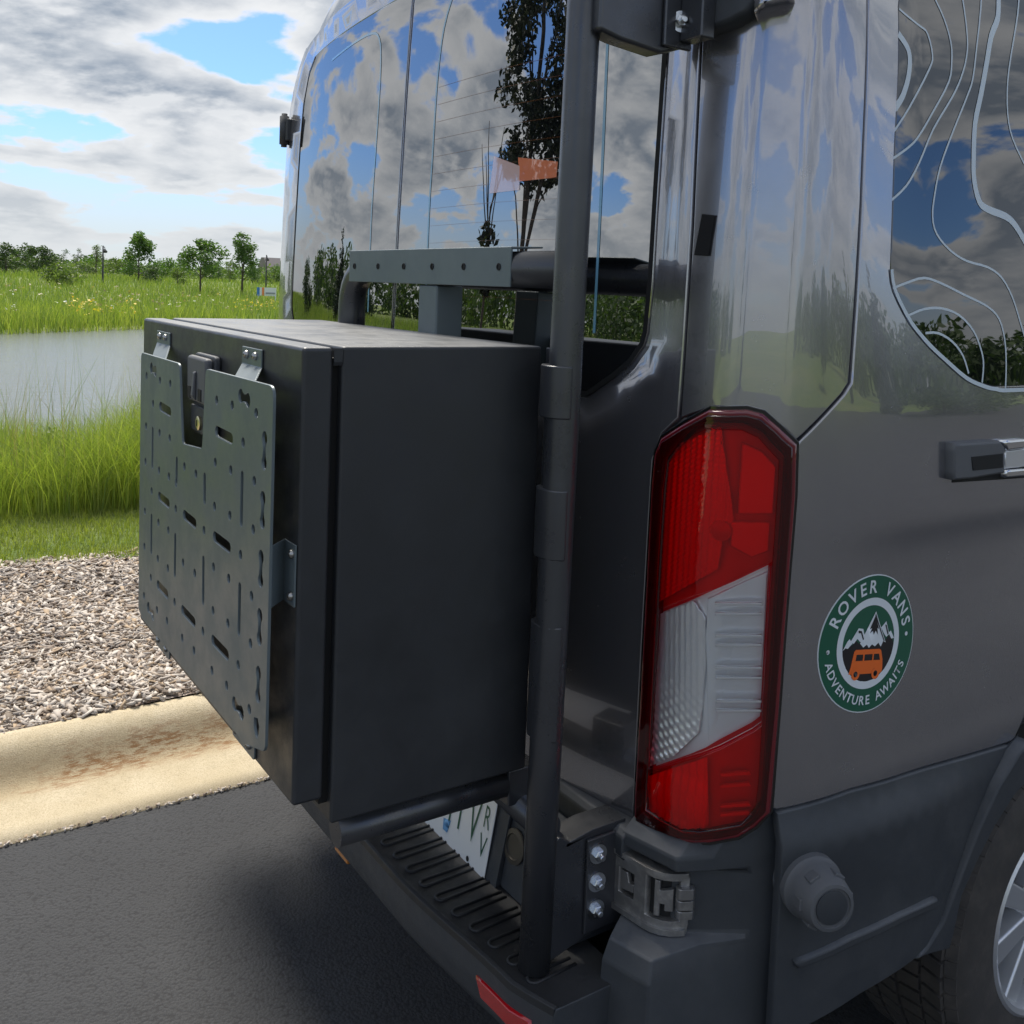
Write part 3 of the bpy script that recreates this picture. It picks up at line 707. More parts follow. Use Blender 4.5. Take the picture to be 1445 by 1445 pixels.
# the far wood along the horizon
cl=[]
for k in range(150):
    px_=-260+k*5.2+RNG.uniform(-3,3); d=RNG.uniform(240,300); x,y=at(px_,d); cl.append(((x,y,terr(x,y)+RNG.uniform(-.8,1.5)),RNG.uniform(1.3,3.3)))
tag(crown_mesh('far_wood',cl,20000,.55,'leaf_mid',None),'continuous low wood along the horizon beyond the meadow','woodland',kind='stuff')
cl=[]
for k in range(120):
    px_=-260+k*6.4+RNG.uniform(-4,4); d=RNG.uniform(150,215); x,y=at(px_,d); cl.append(((x,y,terr(x,y)+RNG.uniform(-.4,1.1)),RNG.uniform(.9,2.5)))
tag(crown_mesh('meadow_thicket',cl,20000,.32,'leaf_pale',None),'loose pale thicket scattered across the back of the meadow','thicket',kind='stuff')
cl=[]
for k in range(170):
    a=R(RNG.uniform(100,190)); d=RNG.uniform(75,110); x,y=CX-d*math.sin(a),CY+d*math.cos(a); cl.append(((x,y,terr(x,y)+RNG.uniform(.5,4.2)),RNG.uniform(2.,4.)))
tag(crown_mesh('field_edge_wood',cl,26000,.5,'leaf_dark',None),'dark wood at the edge of the field, mirrored low in the rear windows','woodland',kind='stuff')
cl=[]
for k in range(120):
    a=R(RNG.uniform(-100,-5)); d=RNG.uniform(48,75); x,y=CX-d*math.sin(a),CY+d*math.cos(a); cl.append(((x,y,terr(x,y)+RNG.uniform(.5,3.4)),RNG.uniform(1.6,3.2)))
tag(crown_mesh('lot_edge_hedge',cl,22000,.4,'leaf_dark',None),'green belt at the edge of the parking lot, mirrored in the side of the van','hedge',kind='stuff')
# trees mirrored in the glass and paint
G3='trees mirrored in the rear windows'; G4='trees mirrored in the side of the van'
def mirror_tree(bear,dist,h,w,label,m,nleaf,lsz,style,trunk,seed,group,lean=0):
    a=R(bear); x,y=CX-dist*math.sin(a),CY+dist*math.cos(a); return tree(label,'tree',x,y,h,w,m,nleaf,lsz,trunk,style,group,'tree',seed,None,lean)
def ray_pt(x0,y0,heading,L): a=R(heading); return x0-L*math.sin(a),y0+L*math.cos(a)
x,y=ray_pt(.43,.04,133.8,4.5); tree('dark leafy young tree in the chip bed behind the van, mirrored beside the pole','tree',x,y,5.6,1.25,'leaf_plum',11000,.036,.34,'oval',None,'tree',41,.1,thin=.030,dense=4)
# bare sapling with a few leaf tufts
x,y=ray_pt(.32,.04,128.3,4.9); sp_=tag(empty('sapling',(x,y,.1)),'thin bare sapling with two leaf tufts, mirrored left of the dark leafy tree','sapling')
bmV=([],[])
tube('stem',[(x,y,.1),(x+.02,y,1.2),(x+.03,y-.03,1.95),(x+.05,y-.02,2.35)],[.022,.020,.016,.010],'bark',None,7,True,bmV)
for a_,l_,h_ in ((.3,.26,.85),(1.9,.20,.75),(3.4,.30,.6),(4.6,.16,.72),(5.6,.22,.5),(2.6,.12,.9)):
    b=Vector((x+.03,y-.03,1.9+.08*a_)); tube('twig',[b,b+Vector((l_*.5*math.cos(a_),l_*.5*math.sin(a_),h_*.45)),b+Vector((l_*math.cos(a_),l_*math.sin(a_),h_))],[.011,.008,.004],'bark',None,5,True,bmV)
pydata('stem',bmV[0],bmV[1],'bark',sp_)
for c_,r_ in (((x+.03,y-.03,2.15),.15),((x+.03,y-.02,1.76),.10)): crown_mesh('leaf_tuft',[(c_,r_)],70,.05,'leaf_plum',sp_)
def mt_(x0,y0,hd,L,h,w,label,m,n,lsz,style,tr,seed,grp):
    x,y=ray_pt(x0,y0,hd,L); tree(label,'tree',x,y,h,w,m,n,lsz,tr,style,grp,'tree',seed)
mt_(-.35,.04,107.0,44,4.6,2.0,'pointed dark conifer across the field, mirrored above the left end of the carrier','leaf_needle',3500,.10,'cone',.1,42,None)
mt_(-.7,.06,98,60,4.0,4.5,'dark rounded tree across the field, mirrored at the left door edge','leaf_dark',2500,.16,'shrub',.1,43,None)
mt_(-.1,.03,113,70,4.2,6,'broad dark tree across the field, mirrored under the upper beam','leaf_dark',2500,.18,'shrub',.1,44,None)
mt_(.72,.08,148,24,2.9,5.0,'bushy dark tree behind the van, mirrored right of the pole','leaf_dark',4000,.10,'shrub',.1,45,None)
mt_(.94,.12,-142,27,4.6,2.0,'tall pointed conifer across the lot, mirrored in the corner pillar','leaf_needle',5000,.09,'cone',.1,46,None)
mt_(.95,.13,-152,30,5.2,1.6,'slim upright tree across the lot, mirrored left of the conifer','leaf_dark',3000,.10,'oval',.1,47,None)
mt_(.98,.17,-118,28,5.6,1.5,'narrow tree across the lot, mirrored at the right of the corner pillar','leaf_dark',3000,.09,'oval',.15,48,None)
mt_(1.0,.21,-68,27,3.2,4.0,'round tree across the lot, mirrored left of the panel seam','leaf_dark',4000,.11,'round',.15,49,None)
mt_(1.01,.24,-55,30,4.4,1.1,'spire-shaped conifer across the lot, mirrored on the panel seam','leaf_needle',3500,.09,'cone',.1,50,None)
mt_(1.02,.3,-43,26,4.2,2.6,'broad conifer across the lot, mirrored beside the side window','leaf_needle',5000,.10,'cone',.1,51,None)
mt_(1.02,.45,-34,24,3.0,5.5,'wide dark tree across the lot, mirrored low in the side window','leaf_dark',5000,.11,'shrub',.1,52,None)

# ================================================================ lamp posts, sign, house, path
def lamp_post(px_,top,dist,label):
    x,y=at(px_,dist); k=dist/1394.4*1.035; z0=terr(x,y)-.05; zt=1.62+(HZ(px_)-top)*k; h=zt-z0
    r=tag(empty('lamp_post',(x,y,z0)),label,'lamp post','lamp posts on the far side of the pond')
    tube('post',[(x,y,z0),(x,y,z0+h*.12),(x,y,z0+h*.13),(x,y,zt)],[.13,.12,.085,.06],'lamp_post_black',r,10)
    tube('arm',bend([(x,y,zt-.10*h),(x,y,zt-.03*h),(x-.45,y+.25,zt-.03*h),(x-.45,y+.25,zt-.09*h)],.15,4),.035,'lamp_post_black',r,6)
    lathe('lantern',[(.06,0),(.24,-.20),(.20,-.34),(.05,-.36)],(x-.45,y+.25,zt-.08*h),(0,0,1),'lamp_post_black',r,n=12)
lamp_post(142.5,351,100,'black lamp post left, standing alone in front of the far shrubs'); lamp_post(372.5,362,118,'black lamp post with hanging lantern right beside the van edge')
x,y=at(374,84); k=84/1394.4*1.035
sr=tag(empty('sign_board',(x,y,terr(x,y))),'low white notice board with blue and orange panels by the right lamp post','sign'); zs0=1.62+(HZ(374)-416)*k; zs1=1.62+(HZ(374)-405)*k
tdir=Vector((math.cos(yaw+.24),math.sin(yaw+.24),0)); 
def sgn_panel(name,u0,u1,v0,v1,t,m):
    b=Vector((x,y,0)); nd=Vector((tdir.y,-tdir.x,0)); V=[]
    for n_ in (0,1):
        for u,v in ((u0,v0),(u1,v0),(u1,v1),(u0,v1)): V.append(b+tdir*u+Vector((0,0,zs0+(zs1-zs0)*v))+nd*(t+ .04*n_))
    return pydata(name,V,[(3,2,1,0),(4,5,6,7),(0,1,5,4),(1,2,6,5),(2,3,7,6),(3,0,4,7)],m,sr)
sgn_panel('panel',-.2,.76,0,1,0,'sign_white'); sgn_panel('panel',-.80,-.58,0,1,0,'sign_blue'); sgn_panel('panel',-.575,-.40,0,1,0,'sign_white'); sgn_panel('panel',-.395,-.21,0,1,0,'sign_orange'); sgn_panel('lettering',-.1,.66,.25,.42,.045,'sign_grey'); 
tube('post',[tuple(Vector((x,y,terr(x,y)-.1))-tdir*.7),tuple(Vector((x,y,zs0+.1))-tdir*.7)],.05,'sign_white',sr,8); tube('post',[tuple(Vector((x,y,terr(x,y)-.1))+tdir*.7),tuple(Vector((x,y,zs0+.1))+tdir*.7)],.05,'sign_white',sr,8)
x,y=at(385,230); k=230/1394.4*1.035; hs=tag(empty('house',(x,y,terr(x,y))),'far grey-roofed house just left of the van edge','house'); ze=1.62+(HZ(385)-379)*k; zr=1.62+(HZ(385)-366)*k
prism('roof',[(-3.4,ze),(-.8,zr),(.8,zr),(3.4,ze)],1,y-3,y+3,'roof_shingle',hs,0,2,Matrix.Translation((x,0,0))@Matrix.Identity(4)); prism('wall',[(-3.,terr(x,y)-.1),(-3.,ze),(3.,ze),(3.,terr(x,y)-.1)],1,y-2.8,y+2.8,'house_wall',hs,0,2,Matrix.Translation((x,0,0)))
pts=[at(104,118),at(108,132),at(112,150),at(114,172)]; V=[]
for (a,b) in pts: V+=[(a-.2,b-1.1,terr(a,b)+.16),(a+.2,b+1.1,terr(a,b)+.16)]
tag(pydata('path',V,[(2*i,2*i+1,2*i+3,2*i+2) for i in range(3)],'path_gravel',None,True),kind='structure')
# ================================================================ parked van
van=tag(empty('parked_van',(0,2.5,0)),'grey camper van with black rear bumper and round green sticker beside its tail light','van')
# painted inner shell, roof, floor
def loft_shell():
    ss=[-6.0,-4.5,-3,-2,-1.6,-1.3,-1.15,-1.06,-1.0,-.95,-.9,-.8,-.5,-.2,.1,.4,.7,.84,.9,.95,1.0,1.06,1.15,1.3,1.6,2,3,4.5,6.0]
    zs=[.835,.92,1,1.12,1.25,1.5,1.75,2,2.15,2.25,2.33,2.4,2.46,2.5]
    V=[];F=[]
    for z in zs:
        for s in ss: V.append(onsurf(max(-5.6,min(5.6,s)),z,-.014))
    n=len(ss)
    for i in range(len(zs)-1):
        for j in range(n-1): F.append((i*n+j,i*n+j+1,(i+1)*n+j+1,(i+1)*n+j))
        F.append((i*n+n-1,i*n,(i+1)*n,(i+1)*n+n-1))
    # roof crown
    top=list(range((len(zs)-1)*n,len(zs)*n)); cx=Vector((0,2.6,2.56)); rows=[top]
    for t,zz in ((.25,.04),(.55,.055),(.85,.06)):
        row=[]
        for k in top:
            q=V[k].lerp(cx,t); q.z=2.5+zz; V.append(q); row.append(len(V)-1)
        for j in range(n): F.append((rows[-1][j],rows[-1][(j+1)%n],row[(j+1)%n],row[j]))
        rows.append(row)
    V.append(cx+Vector((0,0,.0))); 
    for j in range(n): F.append((rows[-1][j],rows[-1][(j+1)%n],len(V)-1))
    F.append(tuple(range(n-1,-1,-1)))
    return V,F
V,F=loft_shell(); body=pydata('body',V,F,'paint',van,True); body.data.set_sharp_from_angle(angle=R(50))
pydata('bonnet',[(-.95,5.2,.45),(.95,5.2,.45),(.85,6.0,.5),(-.85,6.0,.5),(-.95,5.2,1.35),(.95,5.2,1.35),(.8,6.0,1.05),(-.8,6.0,1.05)],[(0,3,2,1),(4,5,6,7),(0,1,5,4),(1,2,6,5),(2,3,7,6),(3,0,4,7)],'paint',van)
CS=-.045   # centre seam
# ---- rear doors
seamR=[(0.8332,2.1245),(0.8318,2.0802),(0.8353,1.97),(0.8439,1.727),(0.845,1.5489),(0.8443,1.4251)]
tlL=[(0.8146,1.3963),(0.7997,1.3504),(0.8003,1.1757),(0.8003,0.9389),(0.8007,0.7606)]
doorR=[(CS+.003,.742),(.80,.748)]+tlL[::-1]+seamR[::-1]+[(.826,2.31),(CS+.003,2.36)]
winR=[(CS+.006,1.44)]+[(0.6373,1.4358),(0.6967,1.4735),(0.7334,1.5017),(0.7579,1.534),(0.7636,1.5553),(0.7672,1.6364),(0.7655,1.8086),(0.7636,2.0247)]+[(.762,2.14),(.745,2.23),(.70,2.265),(CS+.006,2.285)]
winLa=[(CS-.006-(s-CS-.006)*.913,z) for s,z in winR]
def recess(pl,w=.05,d=.014):
    """pressed surround of a window: the panel dips towards the glass"""
    P=[Vector(q) for q in pl]
    def f(s,z):
        q=Vector((s,z)); dm=9
        for a,b in zip(P,P[1:]+P[:1]):
            ab=b-a; t=max(0,min(1,(q-a).dot(ab)/max(1e-9,ab.dot(ab)))); dm=min(dm,(q-a-ab*t).length)
        return -d*(1-smooth(.0,w,dm))
    return f
rec=recess(winR,.055,.016)
dR=patch('rear_door',doorR,'paint',van,[winR],0,.013,.003,.032,offfn=rec)
doorL=[(-s+2*CS,z) for s,z in doorR]; recL=recess(winLa)
dL=patch('rear_door',doorL,'paint',van,[winLa],0,.013,.003,.05,offfn=recL)
gR=patch('rear_window',inset(winR[::1] if area(winR)>0 else winR[::-1],.002),'rear_glass',van,(),-.012,.004,.001,.03)
wl=winLa if area(winLa)>0 else winLa[::-1]
gL=patch('rear_window',inset(wl,.002),'rear_glass',van,(),-.012,.004,.001,.03)
for q_,g_ in ((winR,gR),(winLa,gL)):
    k_=inset(q_,.0065) if area(q_)>0 else inset(q_[::-1],.0065)[::-1]
    ribbon('window_seal',k_,.009,'gap',g_,-.0108,sub=1)
# printed heater wires and the pale edge lines seen in the glass
for k in range(13): ribbon('heater_wire',[(.10,1.60+.037*k),(.36,1.602+.037*k),(.60,1.60+.037*k)],.0009,'heater',gR,-.0113,sub=4)
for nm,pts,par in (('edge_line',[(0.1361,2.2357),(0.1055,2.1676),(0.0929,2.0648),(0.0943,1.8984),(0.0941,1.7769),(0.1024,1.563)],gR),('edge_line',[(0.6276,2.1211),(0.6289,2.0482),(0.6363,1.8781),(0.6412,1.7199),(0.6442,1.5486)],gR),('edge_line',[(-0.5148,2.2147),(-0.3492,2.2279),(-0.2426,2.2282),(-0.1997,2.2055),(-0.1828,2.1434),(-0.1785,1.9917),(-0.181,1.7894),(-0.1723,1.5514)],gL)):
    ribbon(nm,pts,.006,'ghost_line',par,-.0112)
patch('sign_reflection_pale',[(0.3312,1.878),(0.4154,1.8524),(0.4202,1.8068),(0.3227,1.8052)],'reflection_pink',gR,(),-.0112,0,0,.05)  # pale part of a sign's reflection, drawn as a flat patch
of=patch('sign_reflection',[(0.4092,1.8689),(0.5248,1.8522),(0.5238,1.8242),(0.4185,1.8229)],'reflection_orange',gR,(),-.0112,0,0,.05); of['label']='orange reflection of a sign, painted on the rear window'  # orange part of the same reflection, also a flat patch
# ---- corner pillar, side panel
s2=[(1.1449,2.1265),(1.1392,2.0808),(1.1387,1.7668),(1.1347,1.6148),(1.13,1.4951),(1.1167,1.4778),(1.0401,1.4066)]
tlTop=[(1.0212,1.4213),(0.9938,1.4412),(0.9667,1.4526),(0.9117,1.4506),(0.8677,1.4346),(0.851,1.4259)]
pillar=[(a+.004,b) for a,b in seamR]+tlTop[::-1]+[(a-.003,b) for a,b in s2[::-1]]+[(1.137,2.34),(.835,2.31)]
patch('corner_pillar',pillar,'paint',van,(),0,.013,.003,.026)
sw=[(1.2481,2.1155),(1.2392,2.0904),(1.2215,1.8733),(1.2147,1.6723),(1.2245,1.6393),(1.2659,1.5907),(1.3157,1.5545),(1.3591,1.5312),(1.4205,1.4997),(1.469,1.4855),(1.5124,1.4784)]+[(1.56,1.478),(2.75,1.478),(2.75,2.24),(1.27,2.24)]
sideP=[(1.0405,1.4023),(1.0393,1.3872),(1.0436,1.3004),(1.0428,1.1024),(1.038,0.9246),(1.0359,0.8337)]+[(1.0431,0.8309),(1.1844,0.842),(1.3607,0.8374),(1.5056,0.8282),(1.6425,0.8202)]+[(1.72,.90),(1.95,.98),(2.25,.98),(2.5,.90),(2.62,.80),(4.4,.80),(4.4,2.3),(1.14,2.34)]+[(a+.003,b) for a,b in s2]
patch('side_panel',sideP,'paint',van,[sw],0,.013,.003,.022)
sg=patch('side_window',inset(sw if area(sw)>0 else sw[::-1],.003),'side_glass',van,(),-.002,.006,.0015,.035)
# mirrored far side, closed in paint
patch('side_panel',[(-1.14,.84),(-1.14,2.34),(-4.4,2.3),(-4.4,.84)],'paint',van,(),0,.013,.003,.06)
patch('corner_pillar',[(-.93,.76),(-.93,2.32),(-1.135,2.34),(-1.135,.83)],'paint',van,(),0,.013,.003,.03)
patch('lower_cladding',[(-1.14,.42),(-1.14,.835),(-4.4,.835),(-4.4,.42)],'plastic',van,(),.01,.02,.004,.08)
# contour map print on the side window
cl_=[(.004,[(1.1711,2.0875),(1.2045,2.072),(1.2435,2.089),(1.3026,2.0719),(1.3232,2.0624),(1.3336,2.0276),(1.3216,2.0024),(1.2653,1.9349),(1.2191,1.8886)][2:]),
 (.012,[(1.2365,2.0475),(1.2612,2.0312),(1.2683,2.0129),(1.2624,1.9822),(1.2449,1.9491),(1.2223,1.9258)]),
 (.004,[(1.3527,2.1297),(1.3753,2.0975),(1.3902,2.0579),(1.3886,2.0241),(1.3775,1.9904),(1.3307,1.9351),(1.2873,1.8874),(1.2556,1.8658),(1.2163,1.846)]),
 (.004,[(1.4412,2.1464),(1.442,2.0785),(1.4347,2.0408),(1.4139,2.0015),(1.3844,1.9641),(1.3303,1.906),(1.2914,1.8467),(1.2562,1.8072),(1.2122,1.7789)]),
 (.004,[(1.504,2.1586),(1.4713,2.0711),(1.4506,2.0068),(1.4311,1.9739),(1.3871,1.909),(1.3503,1.8466),(1.3341,1.7987),(1.3279,1.7636),(1.3395,1.7354),(1.3775,1.7106),(1.4248,1.6952),(1.4889,1.6872),(1.5329,1.6705),(1.5667,1.6369),(1.5922,1.5935),(1.6064,1.5684)]),
 (.013,[(1.5619,2.1701),(1.5473,2.1283),(1.519,2.0916),(1.4984,2.0446),(1.4723,1.9795),(1.4528,1.9286),(1.4478,1.8679),(1.4497,1.8321),(1.4643,1.7984),(1.4901,1.787),(1.5454,1.7787),(1.5769,1.7647),(1.6133,1.733)]),
 (.004,[(1.6347,2.1848),(1.6168,2.1479),(1.5821,2.0769),(1.5602,2.0165),(1.5557,1.9596),(1.5701,1.9177),(1.6085,1.8754)]),
 (.004,[(1.2209,1.6425),(1.2572,1.6526),(1.3045,1.6622),(1.3534,1.6547),(1.4144,1.6389),(1.4867,1.6202),(1.5243,1.5989),(1.5426,1.562),(1.5477,1.5185),(1.5457,1.4776)]),
 (.004,[(1.2638,1.6008),(1.305,1.6118),(1.3537,1.6139),(1.4044,1.6031),(1.4465,1.5774),(1.4705,1.5436),(1.4773,1.5193),(1.4733,1.4891)]),
 (.004,[(1.3095,1.5729),(1.3445,1.5731),(1.3847,1.5592),(1.4158,1.5355),(1.433,1.5055)])]
for w_,pts in cl_: ribbon('contour_line',pts,w_,'film_line',sg,-.0013)
# pale lower trim of the side window
ribbon('window_trim',[(1.2147,1.6723),(1.2245,1.6393),(1.2659,1.5907),(1.3157,1.5545),(1.3591,1.53),(1.4205,1.4985),(1.469,1.4843),(1.5124,1.4772)]+[(1.6,1.474),(2.2,1.474)],.007,'film_line',sg,.0022)
# adhesive pad on the pillar
patch('velcro_pad',[(0.8647,1.7463),(0.8895,1.7435),(0.8831,1.6816),(0.8556,1.6827)],'velcro',van,(),.004,.005,.001,.02)
# sliding-door track with its end cap
trk=[(1.3891,1.3866),(1.6204,1.3838)]+[(1.6295,1.3135),(1.3942,1.3227)]
tk=patch('door_track',trk,'dark_cavity',van,(),.001,.004,.001,.03)
patch('track_end_cap',[(1.3691,1.3921),(1.5072,1.3895),(1.5215,1.3788),(1.5271,1.3315),(1.4288,1.329),(1.3758,1.3306)],'rubber',tk,(),.016,.017,.005,.02)
patch('track_slot',[(1.4195,1.3672),(1.5132,1.3675),(1.5161,1.3426),(1.4263,1.344)],'dark_cavity',tk,(),.0175,.002,.0005,.02)
patch('track_rail',[(1.5235,1.3882),(1.5982,1.3879),(1.6001,1.3714),(1.5343,1.3702)]+[],'chrome',tk,(),.014,.015,.004,.02)
patch('track_rail',[(1.538,1.3685),(1.6039,1.3696),(1.608,1.3362),(1.5395,1.3372)],'alloy',tk,(),.008,.009,.002,.02)
patch('track_rail',[(1.534,1.3354),(1.6046,1.3342),(1.6065,1.3214),(1.5357,1.3229)],'chrome',tk,(),.014,.015,.003,.02)
# ---- tail light
tl=[(0.9057,1.4458),(0.9601,1.4506),(0.9846,1.4456),(1.0099,1.4256),(1.0351,1.4021),(1.0386,1.3235),(1.038,1.1708),(1.0356,0.9944),(1.0312,0.8328),(1.0118,0.8074),(0.9874,0.7872),(0.9015,0.7584),(0.8581,0.7537),(0.8091,0.7518),(0.8078,0.7995),(0.8093,0.9435),(0.8089,1.1436),(0.8071,1.3174),(0.8091,1.3637),(0.8197,1.3904),(0.8599,1.4182)]
tin=[(0.9035,1.4258),(0.9552,1.4299),(0.9844,1.4187),(1.0012,1.4014),(1.0209,1.3823),(1.0222,1.3447),(1.0223,1.2527),(1.022,1.1488),(1.0213,0.8829),(1.0193,0.8422),(1.0079,0.8216),(0.994,0.8039),(0.9045,0.7736),(0.8639,0.7751),(0.8281,0.7791),(0.8265,0.8309),(0.8293,0.9032),(0.8301,1.0676),(0.8303,1.1836),(0.8304,1.3099),(0.8332,1.3616),(0.853,1.387),(0.8764,1.4114)]
tz=tag(empty('tail_light'),None); 
bpy.data.objects.remove(tz)
tlo=tl if area(tl)>0 else tl[::-1]; tio=tin if area(tin)>0 else tin[::-1]
bez=patch('tail_light',tlo,'bezel_red',van,[tio],.012,.026,.005,.03)
patch('light_gasket',inset(tlo,-.006),'black_gloss',bez,[tio],.004,.004,.001,.05)
bez['label']='red and clear tail light'
rim2=inset(tio,.010)
patch('lens_rim',[q for q in inset(tlo,.008)],'dark_lens',bez,[rim2],.0165,.004,.002,.03)
lo_=[(0.8328,1.1133),(1.009,1.2189)]; hi_=[(0.8369,0.8529),(1.01,0.9749)]
clearP=[(0.833,1.1083),(1.0094,1.2162),(1.0108,1.1266),(1.0112,0.9753),(0.9991,0.964),(0.8354,0.8528),(0.8335,0.9523)]
upP=[(0.8753,1.4091),(0.9062,1.423),(0.9532,1.4278),(0.9823,1.4166),(1.0034,1.3975),(1.0198,1.3793),(1.021,1.345),(1.021,1.2531),(1.0131,1.223),(1.0092,1.2195),(0.8327,1.1129),(0.8318,1.1842),(0.8319,1.3103),(0.8362,1.3599),(0.8543,1.3885)]
loP=[(0.8356,0.8482),(0.9994,0.9596),(1.0124,0.9721),(1.0171,1.1271),(1.0158,1.2145),(1.0212,1.2499),(1.0216,1.1494),(1.0191,0.8836),(1.0171,0.843),(1.0067,0.8214),(0.9926,0.8082),(0.9056,0.7783),(0.8595,0.7787),(0.8323,0.7839)]
patch('red_lens',upP,'red_lens',bez,(),.014,.004,.002,.03)
patch('clear_lens',clearP,'clear_lens',bez,(),.014,.004,.002,.03)
patch('red_lens',loP,'red_lens',bez,(),.014,.004,.002,.03)
DB=-.008
patch('lamp_backing',clearP,'lamp_grey',bez,(),DB-.001,0,0,.03)
patch('lamp_housing',tio,'lamp_red_deep',bez,(),DB-.004,0,0,.04)
# reflector bowls behind the lenses
def prism_relief(fs,fz,amp): return lambda s,z: amp*(abs(math.sin(s*fs))+abs(math.sin(z*fz)))
lampUL=[(0.8412,1.3808),(0.9205,1.4201),(0.9444,1.3246),(0.9527,1.281),(0.9377,1.2466),(0.9331,1.2018),(0.8218,1.1197),(0.8198,1.2246),(0.8252,1.3186)]
patch('reflector',lampUL,'lamp_red_facet',bez,(),DB+.001,.005,0,.0023,offfn=prism_relief(300,380,.005))
lathe('bulb',[(.017,0),(.015,.006),(.008,.009),(.001,.010)],onsurf(.935,1.262,DB+.006),surf(.935,1.262)[1],'lamp_red_deep',bez,n=18)
patch('reflector',[(0.9564,1.4002),(0.987,1.389),(1.0096,1.3664),(1.0104,1.2941),(0.9575,1.2902)],'lamp_red',bez,(),DB+.012,.012,.003,.03)
patch('reflector',[(0.9476,1.2761),(1.007,1.2806),(1.0082,1.2354),(0.9833,1.2235),(0.9501,1.2386)],'lamp_red',bez,(),DB+.006,.006,.003,.03)
lampC=[(0.8176,1.0974),(0.8935,1.1424),(0.915,1.1204),(0.9206,1.0426),(0.9167,0.9389),(0.8766,0.888),(0.8208,0.8459),(0.8193,0.9413)]
patch('reflector',lampC,'lamp_silver',bez,(),DB,.004,0,.003,offfn=lambda s,z:.006*abs(math.sin(s*260+z*30))+.006*abs(math.sin(z*150+s*160))*smooth(1.02,.9,z) if False else .003*abs(math.sin(s*300+z*20))+.003*abs(math.sin(z*210+s*170))*(1-smooth(.88,1.04,z))+.006*math.sin(min(1,max(0,(s-.83)/.1))*math.pi))
patch('reflector',[(0.918,1.1527),(1.0083,1.2033),(1.0108,1.0967),(1.0072,0.9683),(0.932,0.9262),(0.9174,1.0871)],'lamp_grey',bez,(),DB+.004,.010,.002,.008,offfn=lambda s,z:-.006*math.sin(min(1,max(0,(s-.945)/.075))*math.pi)+.004*(z-1.1)*8)
patch('lamp_rib',[(0.9333,1.1523),(1.0012,1.1584),(1.0015,1.154),(0.9336,1.1479)],'lamp_silver',bez,(),DB+.017,.006,.001,.03)
patch('lamp_rib',[(0.9342,1.1368),(1.0021,1.1431),(1.0024,1.1387),(0.9345,1.1324)],'lamp_silver',bez,(),DB+.017,.006,.001,.03)
patch('lamp_rib',[(0.9362,1.1026),(1.0042,1.109),(1.0045,1.1046),(0.9365,1.0982)],'lamp_silver',bez,(),DB+.017,.006,.001,.03)
patch('lamp_rib',[(0.9371,1.0882),(1.0051,1.0947),(1.0053,1.0903),(0.9373,1.0838)],'lamp_silver',bez,(),DB+.017,.006,.001,.03)
patch('lamp_rib',[(0.9391,1.0527),(1.0072,1.0594),(1.0074,1.055),(0.9394,1.0483)],'lamp_silver',bez,(),DB+.017,.006,.001,.03)
patch('lamp_rib',[(0.94,1.0371),(1.0081,1.044),(1.0083,1.0395),(0.9403,1.0327)],'lamp_silver',bez,(),DB+.017,.006,.001,.03)
patch('lamp_rib',[(0.9421,1.0003),(1.0102,1.0075),(1.0104,1.003),(0.9423,0.9959)],'lamp_silver',bez,(),DB+.017,.006,.001,.03)
patch('lamp_rib',[(0.9429,0.9858),(1.011,0.993),(1.0112,0.9886),(0.9431,0.9813)],'lamp_silver',bez,(),DB+.017,.006,.001,.03)
patch('reflector',[(0.8146,0.8266),(0.9344,0.9058),(0.9425,0.7938),(0.8905,0.7714),(0.8485,0.7729),(0.8192,0.7752)],'lamp_red',bez,(),DB,.004,0,.0035,offfn=prism_relief(220,40,.006))
patch('lamp_rib',[(0.955,0.8831),(0.9976,0.8927),(1.0021,0.8876),(0.9553,0.8786)],'lamp_red',bez,(),DB+.014,.006,.001,.03)
patch('lamp_rib',[(0.956,0.865),(0.9985,0.8747),(1.003,0.8696),(0.9562,0.8605)],'lamp_red',bez,(),DB+.014,.006,.001,.03)
patch('lamp_rib',[(0.9576,0.8332),(1.0001,0.8431),(1.0046,0.838),(0.9579,0.8287)],'lamp_red',bez,(),DB+.014,.006,.001,.03)
patch('lamp_rib',[(0.9583,0.8196),(1.0008,0.8296),(1.0053,0.8245),(0.9586,0.8151)],'lamp_red',bez,(),DB+.014,.006,.001,.03)
#lathe('bulb',[(.016,0),(.016,.012),(.011,.02),(.004,.024)],onsurf(.925,1.30,DB+.012),surf(.925,1.30)[1],'lamp_grey',bez,n=18)
#lathe('bulb',[(.022,0),(.020,.010),(.011,.018),(.004,.020)],onsurf(.868,1.13,DB+.012),surf(.868,1.13)[1],'lamp_silver',bez,n=18)
# ---- sticker (all flat prints, layered)
stE=[(1.2121,1.1873),(1.112,1.0827),(1.3413,1.0733),(1.1878,0.9645),(1.2192,1.0727)]
c0=stE[4]
def mpst(u,v,off): return surf(c0[0]+u*SRX,c0[1]+v*SRZ,off)
SRX=(stE[2][0]-stE[1][0])/2; SRZ=(stE[0][1]-stE[3][1])/2
def disc(r,n=64,cx=0,cy=0): return [(cx+r*math.cos(2*math.pi*i/n),cy+r*math.sin(2*math.pi*i/n)) for i in range(n)]
stk=patch('round_sticker',disc(1.0),'sticker_white',van,(),.0006,.0006,0,.12,mp=mpst); stk['label']='round green and white sticker reading ROVER VANS ADVENTURE AWAITS'
patch('green_disc',disc(.985),'sticker_green',stk,(),.0010,0,0,.12,mp=mpst)
patch('white_ring',disc(.66),'sticker_white',stk,[disc(.55)],.0014,0,0,.1,mp=mpst)
E5=.552
def rot(p_,a=-.13): return [(x*math.cos(a)-y*math.sin(a),x*math.sin(a)+y*math.cos(a)) for x,y in p_]
